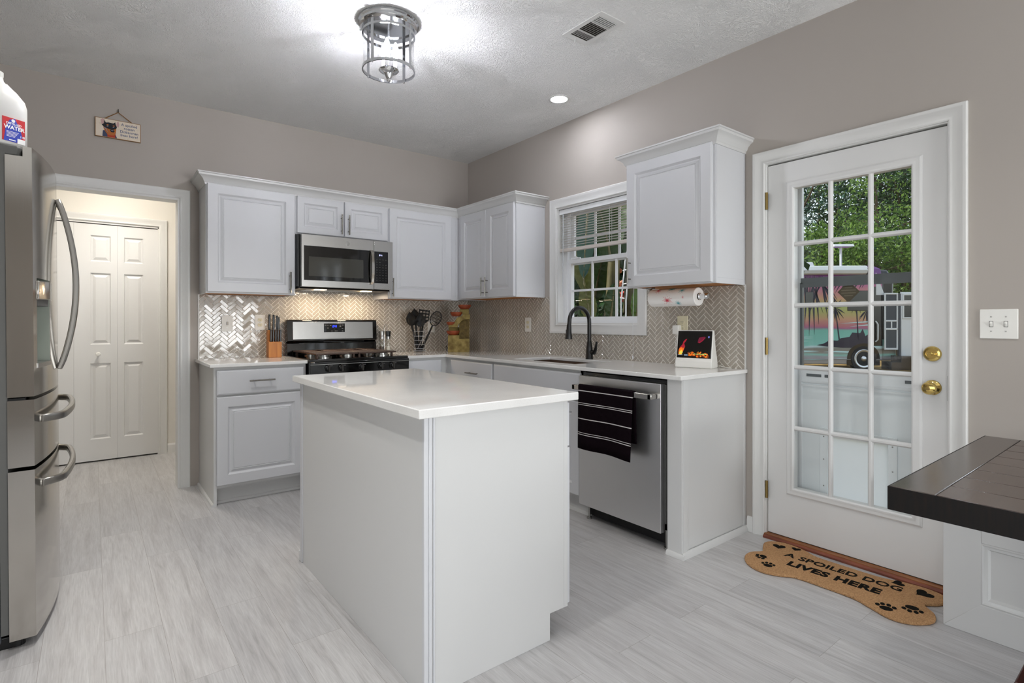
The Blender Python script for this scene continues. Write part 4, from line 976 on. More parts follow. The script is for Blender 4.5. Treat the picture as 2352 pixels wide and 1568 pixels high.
def downlight(label, x, y):
    t = thing('recessed_light', label, 'recessed light', (x, y, ZC))
    obj('trim_ring', MB().lathe([(.056, 0), (.056, -.004), (.060, -.006), (.074, -.003), (.076, 0)], (x, y, ZC), 40, cap=False), 'trim_white', t)
    obj('lens', MB().lathe([(0, -.0035), (.056, -.0035), (.056, -.001), (0, -.001)], (x, y, ZC), 40, cap=False), 'downlight', t); return t
dl = downlight('round recessed ceiling light above the sink, glowing white', -.351, -1.704)
far_lens = [c for c in dl.children if c.name.startswith('lens')][0].data.copy(); far_lens.materials[0] = MATS['downlight_fill']
for q in ((-2.68, -1.62), (-2.90, -3.05), (-1.15, -3.45), (-2.05, -3.65), (-1.0, -4.6), (-2.5, -5.6)):  # unseen downlights added to brighten the floor and ceiling
    bw = SPOT_W[len([o for o in bpy.data.objects if o.name.startswith('fill_beam')])]
    light('fill_beam', 'SPOT', (q[0], q[1], ZC - .012), bw, (1.0, .985, .95), spot_size=R(118), spot_blend=.85, shadow_soft_size=.05)
    d_ = dup(dl, (q[0], q[1], ZC), label='round recessed ceiling light added for fill, out of the photo')
    for c_ in d_.children:
        if c_.name.startswith('lens'): c_.data = far_lens
for o in bpy.data.objects:
    if o.get('label', '').endswith('out of the photo'): o['group'] = 'unseen recessed lights added for fill'; o['label'] = 'unseen round white recessed ceiling light added for fill'
t = thing('air_vent', 'white three-way ceiling air vent near the recessed light', 'vent', (-.83, -2.487, ZC))
va, vb, vc, vd = -.922, -.739, -2.632, -2.343
obj('vent_frame', MB().frame((va, vb, vc, vd), (va + .028, vb - .028, vc + .034, vd - .034), 'z', ZC - .006, ZC), 'trim_white', t, bevel=.002)
obj('duct', MB().box(va + .026, vb - .026, vc + .03, vd - .03, ZC - .001, ZC), 'vent_dark', t, smooth=0)
m = MB(); ia, ib, ic, id_ = va + .028, vb - .028, vc + .034, vd - .034; q1, q2 = ic + .060, id_ - .060
def louv(mb, y, tilt): mb.prism([(y, ZC - .001), (y + .0015, ZC - .001), (y + .0015 + tilt, ZC - .008), (y + tilt, ZC - .008)], 'x', ia, ib)
for k in range(5): louv(m, ic + .002 + k * .0118, -.0005)
for k in range(5): louv(m, q2 + .004 + k * .0112, -.0085)
for k in range(12): louv(m, q1 + .007 + k * .0128, -.0095)
m.box(ia, ib, q1 - .002, q1 + .004, ZC - .008, ZC - .001).box(ia, ib, q2 - .004, q2 + .002, ZC - .008, ZC - .001); obj('louver', m, 'trim_white', t, smooth=0)
m = MB().tube([(ia + .05, vd - .022, ZC - .006), (ia + .05, vd - .018, ZC - .022), (ia + .058, vd - .006, ZC - .026)], .002, 8); obj('lever', m, 'trim_white', t)
# hall lamp (hidden by the head of the opening)
t = thing('hall_lamp', 'round flush lamp on the hall ceiling beyond the cased opening', 'ceiling light', (-2.75, .62, 2.5)); obj('base', MB().lathe([(.15, 0), (.15, -.02)], (-2.75, .62, 2.5), 32), 'trim_white', t)
obj('diffuser', MB().lathe([(.14, -.02), (.14, -.05), (.10, -.075), (0, -.085)], (-2.75, .62, 2.5), 32, cap=False), 'hall_bulb', t)
light('hall_floor_fill', 'SPOT', (-2.75, .66, 2.40), 34, (1.0, .97, .92), spot_size=R(140), spot_blend=.9, shadow_soft_size=.10)  # added spot, brightens the hall floor and lower closet doors
# ================================================================== WALL PLATES
def plate(label, cat, O, run, w, h, kind, gangs=1, mat='plastic_white'):
    U, V_, N = map(Vector, run); O = Vector(O); t = thing({'o': 'power_outlet', 's': 'light_switch'}[kind], label, cat, O)
    mt = basis(O, U, V_, N)
    obj('cover_plate', MB().box(-w / 2, w / 2, -h / 2, h / 2, 0, .006).xf(mt), mat, t, bevel=.0025)
    for g in range(gangs):
        gx = (g - (gangs - 1) / 2) * .046
        if kind == 'o':
            for s in (-1, 1):
                m = MB().prism([(gx + .0165 * math.cos(a), s * .0195 + max(-.0125, min(.0125, .0165 * math.sin(a)))) for a in [2 * math.pi * k / 24 for k in range(24)]], 'z', .005, .0085).xf(mt); rc = obj('receptacle', m, 'plastic_cream' if mat != 'plastic_white' or True else mat, t)
                m = MB().box(gx - .0075, gx - .0055, s * .0195 - .001, s * .0195 + .008, .0084, .0088).box(gx + .0055, gx + .0075, s * .0195 - .001, s * .0195 + .007, .0084, .0088).lathe([(.0022, 0), (.0022, .0004)], (gx, s * .0195 - .007, .0084), 8).xf(mt); obj('slot', m, 'plastic_dark', rc, smooth=0)
            m = MB().lathe([(.003, 0), (.0025, .0012), (0, .0014)], (gx, 0, .006), 10).xf(mt); obj('screw', m, 'nickel', t)
        else:
            m = MB().frame((gx - .0065, gx + .0065, -.0125, .0125), (gx - .005, gx + .005, -.011, .011), 'z', .0055, .0066).xf(mt); obj('switch_slot', m, 'gasket', t)
            m = MB().prism([(-.010, .004), (-.010, .008), (.002, .014), (.009, .010), (.010, .004)], 'x', gx - .0042, gx + .0042); m.v = [Vector((p.x, p.y, p.z)) for p in m.v]; m.xf(mt); obj('toggle', m, 'plastic_white', t, bevel=.001)
            for s in (-1, 1): m = MB().lathe([(.003, 0), (.0025, .0012), (0, .0014)], (gx, s * .030, .006), 10).xf(mt); obj('screw', m, 'nickel', t)
    return t
plate('white toggle switch on the backsplash, left of the knife block', 'light switch', (-2.153, -.008, 1.174), BACK, .074, .120, 's')
plate('white outlet on the backsplash just left of the knife block', 'outlet', (-1.926, -.008, 1.182), BACK, .074, .120, 'o')
plate('white outlet on the backsplash behind the utensil holder', 'outlet', (-.422, -.008, 1.145), BACK, .074, .118, 'o')
plate('white outlet on the tiles between the corner and the sink window', 'outlet', (-.008, -.950, 1.162), RIGHT, .078, .122, 'o')
po = plate('cream outlet on the tiles behind the smart display, charger plugged in', 'outlet', (-.008, -2.478, 1.164), RIGHT, .076, .122, 'o', mat='plastic_cream')
plate('white double toggle switch on the wall right of the glazed door', 'light switch', (-.0005, -3.979, 1.179), RIGHT, .120, .122, 's', 2)
# ================================================================== THINGS ON THE COUNTERS
CT = .9172
kb = thing('knife_block', 'two-tier light wood knife block beside the stove', 'knife block', (-1.852, -.125, CT), R(-6), local=True)
obj('block', MB().box(-.047, .045, -.068, -.010, 0, .118).box(-.047, .045, -.010, .052, 0, .205), 'block_wood', kb, bevel=.003)
def knife(label, u, v, z, L, w, rivets, tilt):
    t = thing('kitchen_knife', label, 'knife', (0, 0, 0), local=True, group=None)
    t.matrix_world = Matrix.Translation((-1.852, -.125, CT)) @ Matrix.Rotation(R(-6), 4, 'Z') @ Matrix.Translation((u, v, z)) @ Matrix.Rotation(R(tilt), 4, 'X')
    hd = obj('handle', MB().prism([(-w, 0), (w * .9, 0), (w * 1.0, L * .3), (w * .8, L * .6), (w * 1.15, L * .92), (w * .5, L), (-w * .8, L), (-w * 1.05, L * .85)], 'x', -.007, .007), 'black_satin', t, bevel=.003)
    obj('blade', MB().box(-.0012, .0012, -w * .8, w * .8, -.06, .002), 'nickel', t)
    m = MB()
    for r_ in range(rivets): m.lathe([(.0022, 0), (.0022, .0157)], (-.00785, 0, L * (.22 + .25 * r_)), 10, (1, 0, 0))
    if rivets: obj('rivet', m, 'nickel', hd)
    m = MB().box(-.0075, .0075, -w * 1.02, w * .95, L * .985, L * 1.012); obj('end_cap', m, 'nickel' if rivets == 0 else 'black_satin', hd, bevel=.002)
knife('large riveted black-handled knife at the left of the knife block', -.030, .020, .206, .118, .013, 3, 3)
knife('black-handled knife in the middle of the knife block upper tier', .000, .022, .206, .116, .011, 3, 3)
knife('black-handled knife right of centre in the block upper tier', .022, .014, .206, .110, .011, 3, 4)
knife('shorter black-handled knife at the right rear of the knife block', .037, .026, .206, .098, .009, 3, 2)
for k in range(5):
    o = ['leftmost', 'second from left', 'middle', 'second from right', 'rightmost'][k]
    knife('%s of the five slim steak knives in the block lower tier' % o, -.026 + .0165 * k, -.040, .119, .092, .008, 0, 2)
for o in bpy.data.objects:
    if 'steak knives' in o.get('label', ''): o['group'] = 'steak knives in the knife block'
    elif o.name.startswith('kitchen_knife'): o['group'] = 'large knives in the knife block'
# salt and pepper in a wire caddy
cd = thing('condiment_caddy', 'chrome wire caddy holding the salt and pepper shakers beside the stove', 'caddy', (-.930, -.098, CT))
cx, cy = -.930, -.098
obj('tray', MB().box(cx - .052, cx + .052, cy - .030, cy + .030, .004, .010).xf(Matrix.Translation((0, 0, CT))), 'plastic_white', cd, bevel=.004)
m = MB().tube([(cx, cy, CT + .01), (cx, cy, CT + .235)] , .0022, 8)
m = MB().tube([(cx + .010, cy - .02, CT + .008), (cx + .010, cy - .02, CT + .21), (cx + .008, cy - .019, CT + .235), (cx - .002, cy - .015, CT + .254), (cx - .012, cy - .012, CT + .235), (cx - .013, cy - .012, CT + .21), (cx - .013, cy - .012, CT + .008)], .0021, 8); obj('wire_handle', m, 'chrome', cd)
def shaker(label, x, lidmat, g):
    t = thing('spice_shaker', label, 'shaker', (x, cy, CT + .0102), group=None); z = CT + .0102
    obj('glass_body', MB().lathe([(.0205, 0), (.0215, .004), (.0195, .05), (.0195, .105), (.018, .110)], (x, cy, z), 24), 'shaker_glass', t)
    obj('contents', MB().lathe([(.0175, .003), (.0170, .045), (0, .046)], (x, cy, z), 20), g, t)
    obj('collar', MB().lathe([(.0195, .108), (.0195, .130), (.018, .131)], (x, cy, z), 24), 'nickel', t)
    obj('lid', MB().lathe([(.0195, .131), (.0235, .175), (.0225, .178), (0, .178)], (x, cy, z), 24), lidmat, t)
M('salt', '#d8d6d0', .9); M('pepper', '#3a3029', .9)
shaker('glass shaker with grey collar at the left of the wire caddy', cx - .030, 'nickel', 'pepper'); shaker('glass shaker with flared black lid at the right of the wire caddy', cx + .030, 'black_satin', 'salt')
# utensil holder
ux, uy = -.640, -.185
uh = thing('utensil_holder', 'square chrome wire utensil holder near the corner', 'utensil holder', (ux, uy, CT), R(-28), local=True)
m = MB(); h = .046
for z in (.012, .030, .066, .104, .142, .184):
    e = h + (.004 if z < .02 else 0)
    m.tube([(-e, -e, z), (e, -e, z), (e, e, z), (-e, e, z), (-e, -e, z)], .0022, 6)
for a, b in ((-h, -h), (h, -h), (h, h), (-h, h)): m.tube([(a, b, .004), (a, b, .184)], .0026, 6)
m.tube([(-h * .35, -h - .001, .030), (h * .85, -h - .001, .150)], .0022, 6).tube([(h + .001, -h * .3, .030), (h + .001, h * .8, .150)], .0022, 6)
obj('wire_frame', m, 'chrome', uh)
obj('drip_cup', MB().lathe([(.036, .004), (.038, .014), (.034, .012), (0, .010)], (0, 0, 0), 20), 'black_satin', uh)
def utensil(label, kind, dx, dy, lean, az, L):
    t = thing('cooking_utensil', label, 'utensil', (0, 0, 0), local=True, group='black utensils in the wire holder')
    t.matrix_world = Matrix.Translation((ux + dx, uy + dy, CT + .016)) @ Matrix.Rotation(az, 4, 'Z') @ Matrix.Rotation(lean, 4, 'Y')
    obj('handle', MB().tube([(0, 0, 0), (0, 0, L * .3), (0, 0, L * .72)], [.012, .010, .007], 10), 'black_matte', t)
    m = MB(); z = L * .70
    if kind == 'spoon':
        m.grid(lambda s, q: Vector((.036 * math.sin(math.pi * min(1, .12 + q * .92)) ** .75 * (s - .5) * 2 * .92, .004 + .012 * (1 - (2 * s - 1) ** 2) * math.sin(math.pi * q), z + .105 * q)), 10, 12)
    elif kind == 'turner':
        for a in (-.034, -.0115, .011, .0335): m.box(a - .0035, a + .0035, -.0015, .0015, z + .018, z + .098)
        for b in (.018, .042, .066, .090): m.box(-.037, .037, -.0015, .0015, z + b - .005, z + b + .006)
        m.prism([(-.006, -.012), (.006, -.012), (.037, .020), (-.037, .020)], 'y', -.0015, .0015).v
        for i in range(len(m.v) - 8, len(m.v)): m.v[i].z += z
    elif kind == 'skimmer':
        P = [(.036 * math.sin(a), 0, z + .058 - .056 * math.cos(a)) for a in [2 * math.pi * k / 20 for k in range(21)]]; m.tube(P, .004, 6)
        for k in range(-3, 4): m.tube([(k * .009, .003, z + .058 - .05 * math.sqrt(max(0, 1 - (k / 4.2) ** 2))), (k * .009, .003, z + .058 + .05 * math.sqrt(max(0, 1 - (k / 4.2) ** 2)))], .0017, 6)
        for k in (-1, 0, 1): m.tube([(-.034, .003, z + .058 + k * .024), (.034, .003, z + .058 + k * .024)], .0022, 6)
    else:
        m.lathe([(.012, 0), (.030, .018), (.040, .045), (.038, .046), (.028, .022), (0, .008)], (0, 0, z), 20, (.55, 0, .85))
    m.v = [Vector((p_.x * 1.3, p_.y * 1.3, z + (p_.z - z) * 1.18)) for p_ in m.v]
    o = obj('head', m, 'black_matte', t)
    if kind == 'spoon': q = o.modifiers.new('t', 'SOLIDIFY'); q.thickness = .003
CR = Vector((.789, -.614, 0)); azr = math.atan2(CR.y, CR.x)
utensil('black ladle leaning left out of the wire utensil holder', 'ladle', -.004, .0, R(-17), azr, .330)
utensil('black spoon upright at the back of the utensil holder', 'spoon', .0, .018, R(-6), azr, .360)
utensil('black slotted turner standing in the utensil holder', 'turner', .006, .004, R(7), azr, .355)
utensil('black slotted skimmer leaning right out of the utensil holder', 'skimmer', .012, -.010, R(25), azr, .345)
utensil('black solid spoon leaning slightly left in the utensil holder', 'spoon', -.018, .004, R(-12), azr, .325)
utensil('black solid spoon in the middle of the utensil holder', 'spoon', -.002, -.016, R(1), azr + .2, .30)
# tabletop fountain
ft = thing('tabletop_fountain', 'sandstone-look tabletop fountain with terracotta bowls in the corner', 'fountain', (-.352, -.385, CT), (0, 0, math.atan2(-.53, .85)), local=True)
FW = .095
m = MB().prism([(-FW, 0), (FW, 0), (FW, .130), (.004, .130), (.004, .165), (-FW, .165)], 'y', -.075, .045)
pts = [(-.090, .262), (-.090, .243), (-.012, .243), (.0, .275)] + [(.012 + .05 * (1 - math.cos(a)), .275 + .045 * math.sin(a)) for a in [R(20 * k) for k in range(1, 5)]] + [(.100, .325), (.100, .372), (.040, .372), (.020, .352), (-.015, .340), (-.035, .300), (-.050, .282)]
m.prism(pts, 'y', -.060, .045)
m.box(.004, FW, -.035, .045, .13, .33).box(.010, .090, -.03, .045, .372, .422)
m.prism([(-.090, .243), (-.090, .165), (.004, .165), (.004, .243)], 'y', -.005, .045)
obj('stone_body', m, 'fountain_stone', ft, bevel=.003)
obj('recess', MB().box(.012, .092, -.038, -.034, .132, .320), 'fountain_recess', ft)
for (bx, bz, r, h) in ((.052, .422, .058, .042), (-.022, .350, .055, .044), (-.066, .262, .044, .034), (-.050, .166, .060, .044)):
    m = MB().lathe([(r * .55, 0), (r * .8, h * .25), (r * .97, h * .7), (r, h), (r * .93, h), (r * .88, h * .7), (r * .5, h * .3), (0, h * .28)], (bx, -.030, bz), 28); obj('bowl', m, 'terracotta', ft)
obj('cable', MB().tube([(-.09, .02, .02), (-.110, .00, .06), (-.112, -.02, .03), (-.105, -.03, .004)], .003, 8), 'black_satin', ft)
ft.scale = (1, 1, .905)
# smart display
sdp = thing('smart_display', 'white smart display showing a fire picture on the counter end', 'smart display', (-.122, -2.648, CT), math.atan2(.975, -.22), local=True)
# local: +y is the viewing side
prof = [(.055, 0), (.058, .006), (.050, .034), (.044, .045), (.030, .195), (.020, .205), (.006, .200), (-.020, .11), (-.050, .040), (-.060, .012), (-.055, 0)]
prof = [(.052, 0), (.055, .005), (.0515, .040), (.0455, .045), (.016, .218), (.008, .222), (-.002, .212), (-.020, .120), (-.048, .052), (-.056, .010), (-.052, 0)]
m = MB().prism(prof, 'x', -.108, .108); obj('body', m, 'plastic_white', sdp, bevel=.006, seg=3)
p0, p1 = Vector((0, .0455, .045)), Vector((0, .016, .218)); up_ = (p1 - p0).normalized(); nrm = Vector((0, up_.z, -up_.y)); ctr = (p0 + p1) / 2 + nrm * .0006 + up_ * .004
mt = basis(ctr, (-1, 0, 0), up_, nrm); mt0 = mt
m = MB().box(-.102, .102, -.080, .082, -.004, .0012).xf(mt); sc = obj('screen', m, 'screen_black', sdp, bevel=.004, seg=2)
def screen_mat():
    m = M('screen_picture', '#020203', .06); t = NT(m); b = t.b
    uv = t.coord('Object'); sp = t.new('SeparateXYZ'); t.ln(uv, 0, sp, 0)
    n = t.noise(uv, 45, 4, .6, .6); n2 = t.noise(uv, 14, 2)
    # embers across the foot of the picture, flame at one side, a red cloud above
    ub = t.math('MULTIPLY_ADD', (sp, 1), -34, -1.15); e1 = t.math('ADD', (ub, 0), (n, 0)); e1 = t.math('MULTIPLY_ADD', (n2, 0), .6, (e1, 0))
    emb = t.ramp(e1, 0, [(.30, (0, 0, 0, 1)), (.5, (.12, .015, .004, 1)), (.68, (.75, .20, .04, 1)), (.9, (1, .62, .25, 1))])
    return m, t, emb
pm = M('picture_black', '#010102', .06, coat=.3); M('glow_orange', '#000000', .3, emit='#ff7a1a', estr=.9); M('glow_red', '#000000', .3, emit='#d8203a', estr=.55); M('glow_yellow', '#000000', .3, emit='#ffd23a', estr=1.0); M('glow_magenta', '#000000', .3, emit='#a01848', estr=.40); M('glow_blue', '#000000', .3, emit='#8f9cff', estr=.5); M('glow_green', '#000000', .3, emit='#c9e87a', estr=.9); M('glow_brown', '#000000', .3, emit='#a2441c', estr=.5); M('glow_grey', '#000000', .3, emit='#9fb4c8', estr=.5)
mt = mt @ Matrix.Diagonal((1.1, 1.05, 1, 1))
def shape(name, pts, mat, z=.0016, par=None):
    m = MB().prism(pts, 'z', .001, z).xf(mt); return obj(name, m, mat, par or sc, smooth=0)
def flame(pts): return pts
shape('picture_flame', [(-.083, -.060), (-.066, -.058), (-.055, -.030), (-.049, -.012), (-.055, .006), (-.046, .020), (-.040, .032), (-.050, .028), (-.060, .016), (-.064, .000), (-.076, -.014), (-.083, -.030)], 'glow_red', .0016)
shape('picture_flame', [(-.083, -.060), (-.066, -.058), (-.056, -.030), (-.053, -.014), (-.060, -.024), (-.066, -.016), (-.078, -.020), (-.083, -.034)], 'glow_orange', .0019)
shape('picture_flame', [(-.080, -.060), (-.066, -.058), (-.062, -.040), (-.068, -.030), (-.076, -.040)], 'glow_yellow', .0022)
rnd = random.Random(9)
for (nm, mat, zz, cnt, r0) in (('picture_embers', 'glow_brown', .0016, 26, .007), ('picture_embers', 'glow_orange', .0019, 34, .004), ('picture_embers', 'glow_yellow', .0022, 14, .0016)):
    m = MB()
    for k in range(cnt):
        u = rnd.uniform(-.028, .076); v = -.068 + rnd.random() * (.034 - abs(u - .02) * .3); r_ = r0 * rnd.uniform(.5, 1.3)
        n_ = 6; m.prism([(u + r_ * 1.3 * math.cos(a + k) * rnd.uniform(.6, 1.2), v + r_ * math.sin(a + k) * rnd.uniform(.6, 1.2)) for a in [2 * math.pi * q / n_ for q in range(n_)]], 'z', .001, zz)
    m.xf(mt); obj(nm, m, mat, sc, smooth=0)
shape('picture_cloud', [(.018, .012), (.028, .008), (.046, .022), (.060, .040), (.054, .046), (.040, .044), (.024, .040), (.020, .026)], 'glow_magenta')
shape('picture_cloud', [(.020, .012), (.030, .010), (.044, .024), (.058, .040), (.050, .034), (.036, .020)], 'glow_red', .0019)
shape('picture_moon', [(.076 + .005 * math.cos(a), .044 + .006 * math.sin(a)) for a in [k * .6 for k in range(10)]], 'glow_blue')
mtx = mt @ Matrix.Translation((-.070, -.046, .0024)); text('clock_text', '2:42', .0125, 'glow_green', sc, mtx, .0002, bold=.0003)
m = MB().box(-.002, .070, -.0545, -.0515, .001, .0024).xf(mt); obj('caption_bar', m, 'glow_green', sc, smooth=0)
m = MB().box(-.086, -.060, -.0610, -.0580, .001, .0024).box(-.052, -.032, -.0640, -.0560, .001, .0022).xf(mt); obj('caption_bar', m, 'glow_grey', sc, smooth=0)
cg_ = thing('phone_charger', 'white square charger plugged into the cream outlet', 'charger', (-.03, -2.452, 1.138))
obj('body', MB().box(-.052, -.0169, -2.476, -2.428, 1.108, 1.168), 'plastic_white', cg_, bevel=.008, seg=3)
obj('prong', MB().box(-.0175, -.0085, -2.4645, -2.4625, 1.140, 1.147).box(-.0175, -.0085, -2.450, -2.448, 1.140, 1.147), 'nickel', cg_)
P = [(-.034, -2.450, 1.110), (-.036, -2.448, 1.07), (-.040, -2.444, 1.02), (-.036, -2.452, .97), (-.030, -2.50, .935), (-.026, -2.58, .925), (-.024, -2.66, .9215), (-.026, -2.74, .9215), (-.040, -2.80, .9215), (-.050, -2.83, .9215), (-.045, -2.80, .9215), (-.030, -2.72, .935), (-.040, -2.66, .96)]
def smoothp(P, n=6):
    P = [Vector(p) for p in P]; out = []
    for i in range(len(P) - 1):
        a, b, c, d = P[max(i - 1, 0)], P[i], P[i + 1], P[min(i + 2, len(P) - 1)]
        for k in range(n):
            t = k / n; out.append(.5 * ((2 * b) + (c - a) * t + (2 * a - 5 * b + 4 * c - d) * t * t + (3 * b - a - 3 * c + d) * t ** 3))
    return out + [P[-1]]
obj('cable', MB().tube(smoothp(P), .0018, 6), 'plastic_white', cg_)
# paper towel under the cabinet
hz, hx = 1.334, -.170
ph = thing('paper_towel_holder', 'chrome rod holder under the wall cabinet by the glazed door', 'paper towel holder', (hx, -2.54, 1.398))
m = MB().tube([(hx, -2.352, hz), (hx, -2.740, hz)], .011, 14); obj('rod', m, 'chrome', ph)
obj('rod_cap', MB().lathe([(.019, 0), (.019, .004), (.016, .006), (.016, .034), (.018, .038), (.0185, .048), (.014, .055), (0, .056)], (hx, -2.703, hz), 24, (0, -1, 0)), 'chrome', ph)
m = MB().box(hx - .012, hx + .012, -2.360, -2.352, hz - .016, 1.398).box(hx - .02, hx + .02, -2.375, -2.33, 1.394, 1.4018); obj('bracket', m, 'nickel', ph, bevel=.002)
pr = thing('paper_towel_roll', 'white paper towel roll with red and teal starbursts under the cabinet', 'paper towel', (hx, -2.535, hz))
y0, y1, r = -2.370, -2.698, .0535
obj('paper', MB().lathe([(.021, 0), (r - .003, 0), (r, .003), (r, .325), (r - .003, .328), (.021, .328), (.021, 0)], (hx, y0, hz), 48, (0, -1, 0), cap=False), 'paper', pr)
obj('core', MB().lathe([(.019, .001), (.021, .001), (.021, .327), (.019, .327), (.019, .001)], (hx, y0, hz), 28, (0, -1, 0), cap=False), 'cardboard', pr)
def burst(a0, yc, R_, mat, n=18):
    m = MB()
    for k in range(n):
        a = 2 * math.pi * k / n; q0, q1, w = .22 * R_, R_ * (1 if k % 2 else .75), .035 * R_; vs = []
        for q, s in ((q0, -1), (q1, -.6), (q1, .6), (q0, 1)):
            du = q * math.cos(a) - w * s * math.sin(a); dv = q * math.sin(a) + w * s * math.cos(a); th = a0 + dv / r; vs.append((hx - math.cos(th) * (r + .0006), yc - du, hz + math.sin(th) * (r + .0006)))
        m.add(vs, [(0, 1, 2, 3)])
    vs = [(hx - math.cos(a0 + .2 * R_ * math.sin(a) / r) * (r + .0007), yc - .2 * R_ * math.cos(a), hz + math.sin(a0 + .2 * R_ * math.sin(a) / r) * (r + .0007)) for a in [k * .7 for k in range(9)]]
    m.add(vs, [tuple(range(9))]); obj('starburst_print', m, mat, pr, smooth=0)
burst(-.35, -2.515, .036, 'paper_red'); burst(.9, -2.44, .024, 'paper_red'); burst(.8, -2.61, .026, 'paper_teal'); burst(-.75, -2.585, .022, 'paper_teal'); burst(-.05, -2.625, .012, 'paper_red', 10); burst(1.1, -2.53, .03, 'paper_teal')
# ---- blind in the sink window
wb = thing('window_blind', 'half-raised white mini blind in the sink window', 'blind', (.03, -1.715, 2.05))
ya, yb = -2.112, -1.318
obj('headrail', MB().box(.012, .044, ya, yb, 2.046, 2.076).box(.008, .014, ya, yb, 2.040, 2.078), 'vinyl', wb, bevel=.003)
m = MB()
for k in range(14):
    z = 2.032 - k * .0188
    m.prism([(.014, z + .0010), (.026, z + .0030), (.038, z + .0010), (.038, z), (.026, z + .0022), (.014, z)], 'y', ya + .004, yb - .004)
M('slat_white', '#dcdad6', .5); obj('slat', m, 'slat_white', wb, smooth=0)
M('bottom_rail', '#c9c1ba', .5); obj('bottom_rail', MB().box(.012, .042, ya + .003, yb - .003, 1.742, 1.768), 'bottom_rail', wb, bevel=.003)
m = MB()
for yy in (-1.44, -1.845):
    m.tube([(.013, yy, 2.05), (.013, yy, 1.745)], .0009, 5).tube([(.040, yy, 2.05), (.040, yy, 1.745)], .0009, 5).tube([(.026, yy + .008, 2.05), (.026, yy + .008, 1.745)], .0008, 5)
obj('ladder_cord', m, 'vinyl', wb)
M('clear_wand', '#c9ced2', .2); obj('tilt_wand', MB().tube([(.008, -1.365, 2.045), (.006, -1.363, 1.40)], .0035, 8), 'clear_wand', wb)
obj('lift_cord', MB().tube(smoothp([(.004, -2.095, 2.045), (-.004, -2.095, 1.7), (-.026, -2.095, 1.2), (-.026, -2.097, 1.0), (-.024, -2.092, .955)]), .0012, 6).lathe([(.004, 0), (.006, -.012), (.005, -.024), (0, -.025)], (-.024, -2.092, .955), 10), 'vinyl', wb)
# ================================================================== WALL SIGN
sg = thing('wall_sign', 'small hanging wooden dog sign on the wall above the cased opening', 'sign', (-2.811, -.012, 2.476))
sx, sy, sz = -2.811, -.012, 2.476
mt = basis((sx, sy - .001, sz), (1, 0, 0), (0, 0, 1), (0, -1, 0))
obj('board', MB().box(-.124, .124, -.0625, .0625, -.010, .004).xf(mt), 'sign_edge', sg, bevel=.001)
fcb = obj('face_print', MB().box(-.1205, .1205, -.0590, .0590, .003, .0046).xf(mt), 'sign_face', sg, smooth=0)
def sh(name, pts, mat, d): return obj(name, MB().prism(pts, 'z', .0042, d).xf(mt), mat, fcb, smooth=0)
M('dog_black', '#15161f', .7); M('dog_tan', '#b4692c', .7); M('dog_pink', '#c9a3a0', .7); M('dog_red', '#b23a1c', .7); M('dog_blue', '#39415f', .7); M('dog_light', '#8e93a8', .7)
ox = -.045
def P_(l): return [(ox + a, b) for a, b in l]
sh('dog_ear', P_([(-.046, .022), (-.050, .048), (-.040, .058), (-.028, .052), (-.030, .026)]), 'dog_pink', .0050)
sh('dog_ear', P_([(.034, .022), (.038, .050), (.046, .054), (.050, .036), (.046, .014)]), 'dog_pink', .0050)
sh('dog_neck', P_([(-.038, -.020), (-.040, -.0585), (.038, -.0585), (.030, -.035), (.034, -.005)]), 'dog_blue', .0052)
sh('dog_chest', P_([(-.016, -.034), (-.012, -.0585), (.028, -.0585), (.030, -.034)]), 'dog_red', .0056)
sh('dog_muzzle', P_([(-.036, .004), (-.030, -.014), (-.020, -.034), (-.006, -.046), (.022, -.044), (.032, -.026), (.034, .002), (.036, .010)]), 'dog_tan', .0060)
sh('dog_head', P_([(-.044, .018), (-.032, .026), (-.030, .050), (-.022, .034), (-.006, .038), (.018, .036), (.028, .046), (.032, .028), (.038, .014), (.034, .004), (.020, -.006), (.004, -.008), (-.012, -.004), (-.026, .000), (-.036, .008)]), 'dog_black', .0064)
sh('dog_brow', P_([(-.020, .020), (-.012, .025), (-.006, .021), (-.012, .016)]), 'dog_tan', .0068); sh('dog_brow', P_([(.014, .020), (.022, .024), (.026, .018), (.018, .015)]), 'dog_tan', .0068)
sh('dog_eye', P_([(-.018, .013), (-.010, .015), (-.008, .011), (-.016, .009)]), 'dog_light', .0068); sh('dog_eye', P_([(.014, .011), (.021, .013), (.024, .009), (.016, .007)]), 'dog_light', .0068)
sh('dog_nose', P_([(.0, -.014), (.006, -.008), (.020, -.008), (.026, -.014), (.020, -.024), (.006, -.024)]), 'dog_black', .0068); sh('dog_nose', P_([(.006, -.011), (.018, -.011), (.016, -.014), (.008, -.014)]), 'dog_light', .0072)
sh('dog_cheek', P_([(-.034, .002), (-.022, -.010), (-.012, -.030), (-.016, -.014), (-.024, .000)]), 'dog_light', .0066)
for k, s in enumerate(('A spoiled', 'rotten', 'Doberman', 'lives here!')):
    text('sign_text', s, .0235, 'text_blue', fcb, mt @ Matrix.Translation((.060, .038 - k * .0235, .0050)), .0003, bold=.0002)
obj('hanger', MB().tube([(sx - .075, sy, sz + .060), (sx, sy, sz + .118), (sx + .078, sy, sz + .060)], .0028, 8), 'jute', sg)
solo('picture_nail', MB().lathe([(.0016, 0), (.0016, .016), (.0045, .0165), (.0045, .018), (0, .0182)], (sx, 0, sz + .122), 10, (0, -1, 0)).tube([(sx, -.010, sz + .12), (sx, -.011, sz + .140)], .003, 8), 'dark_hinge', 'dark nail holding the hanging dog sign', 'nail', (sx, -.005, sz + .122))
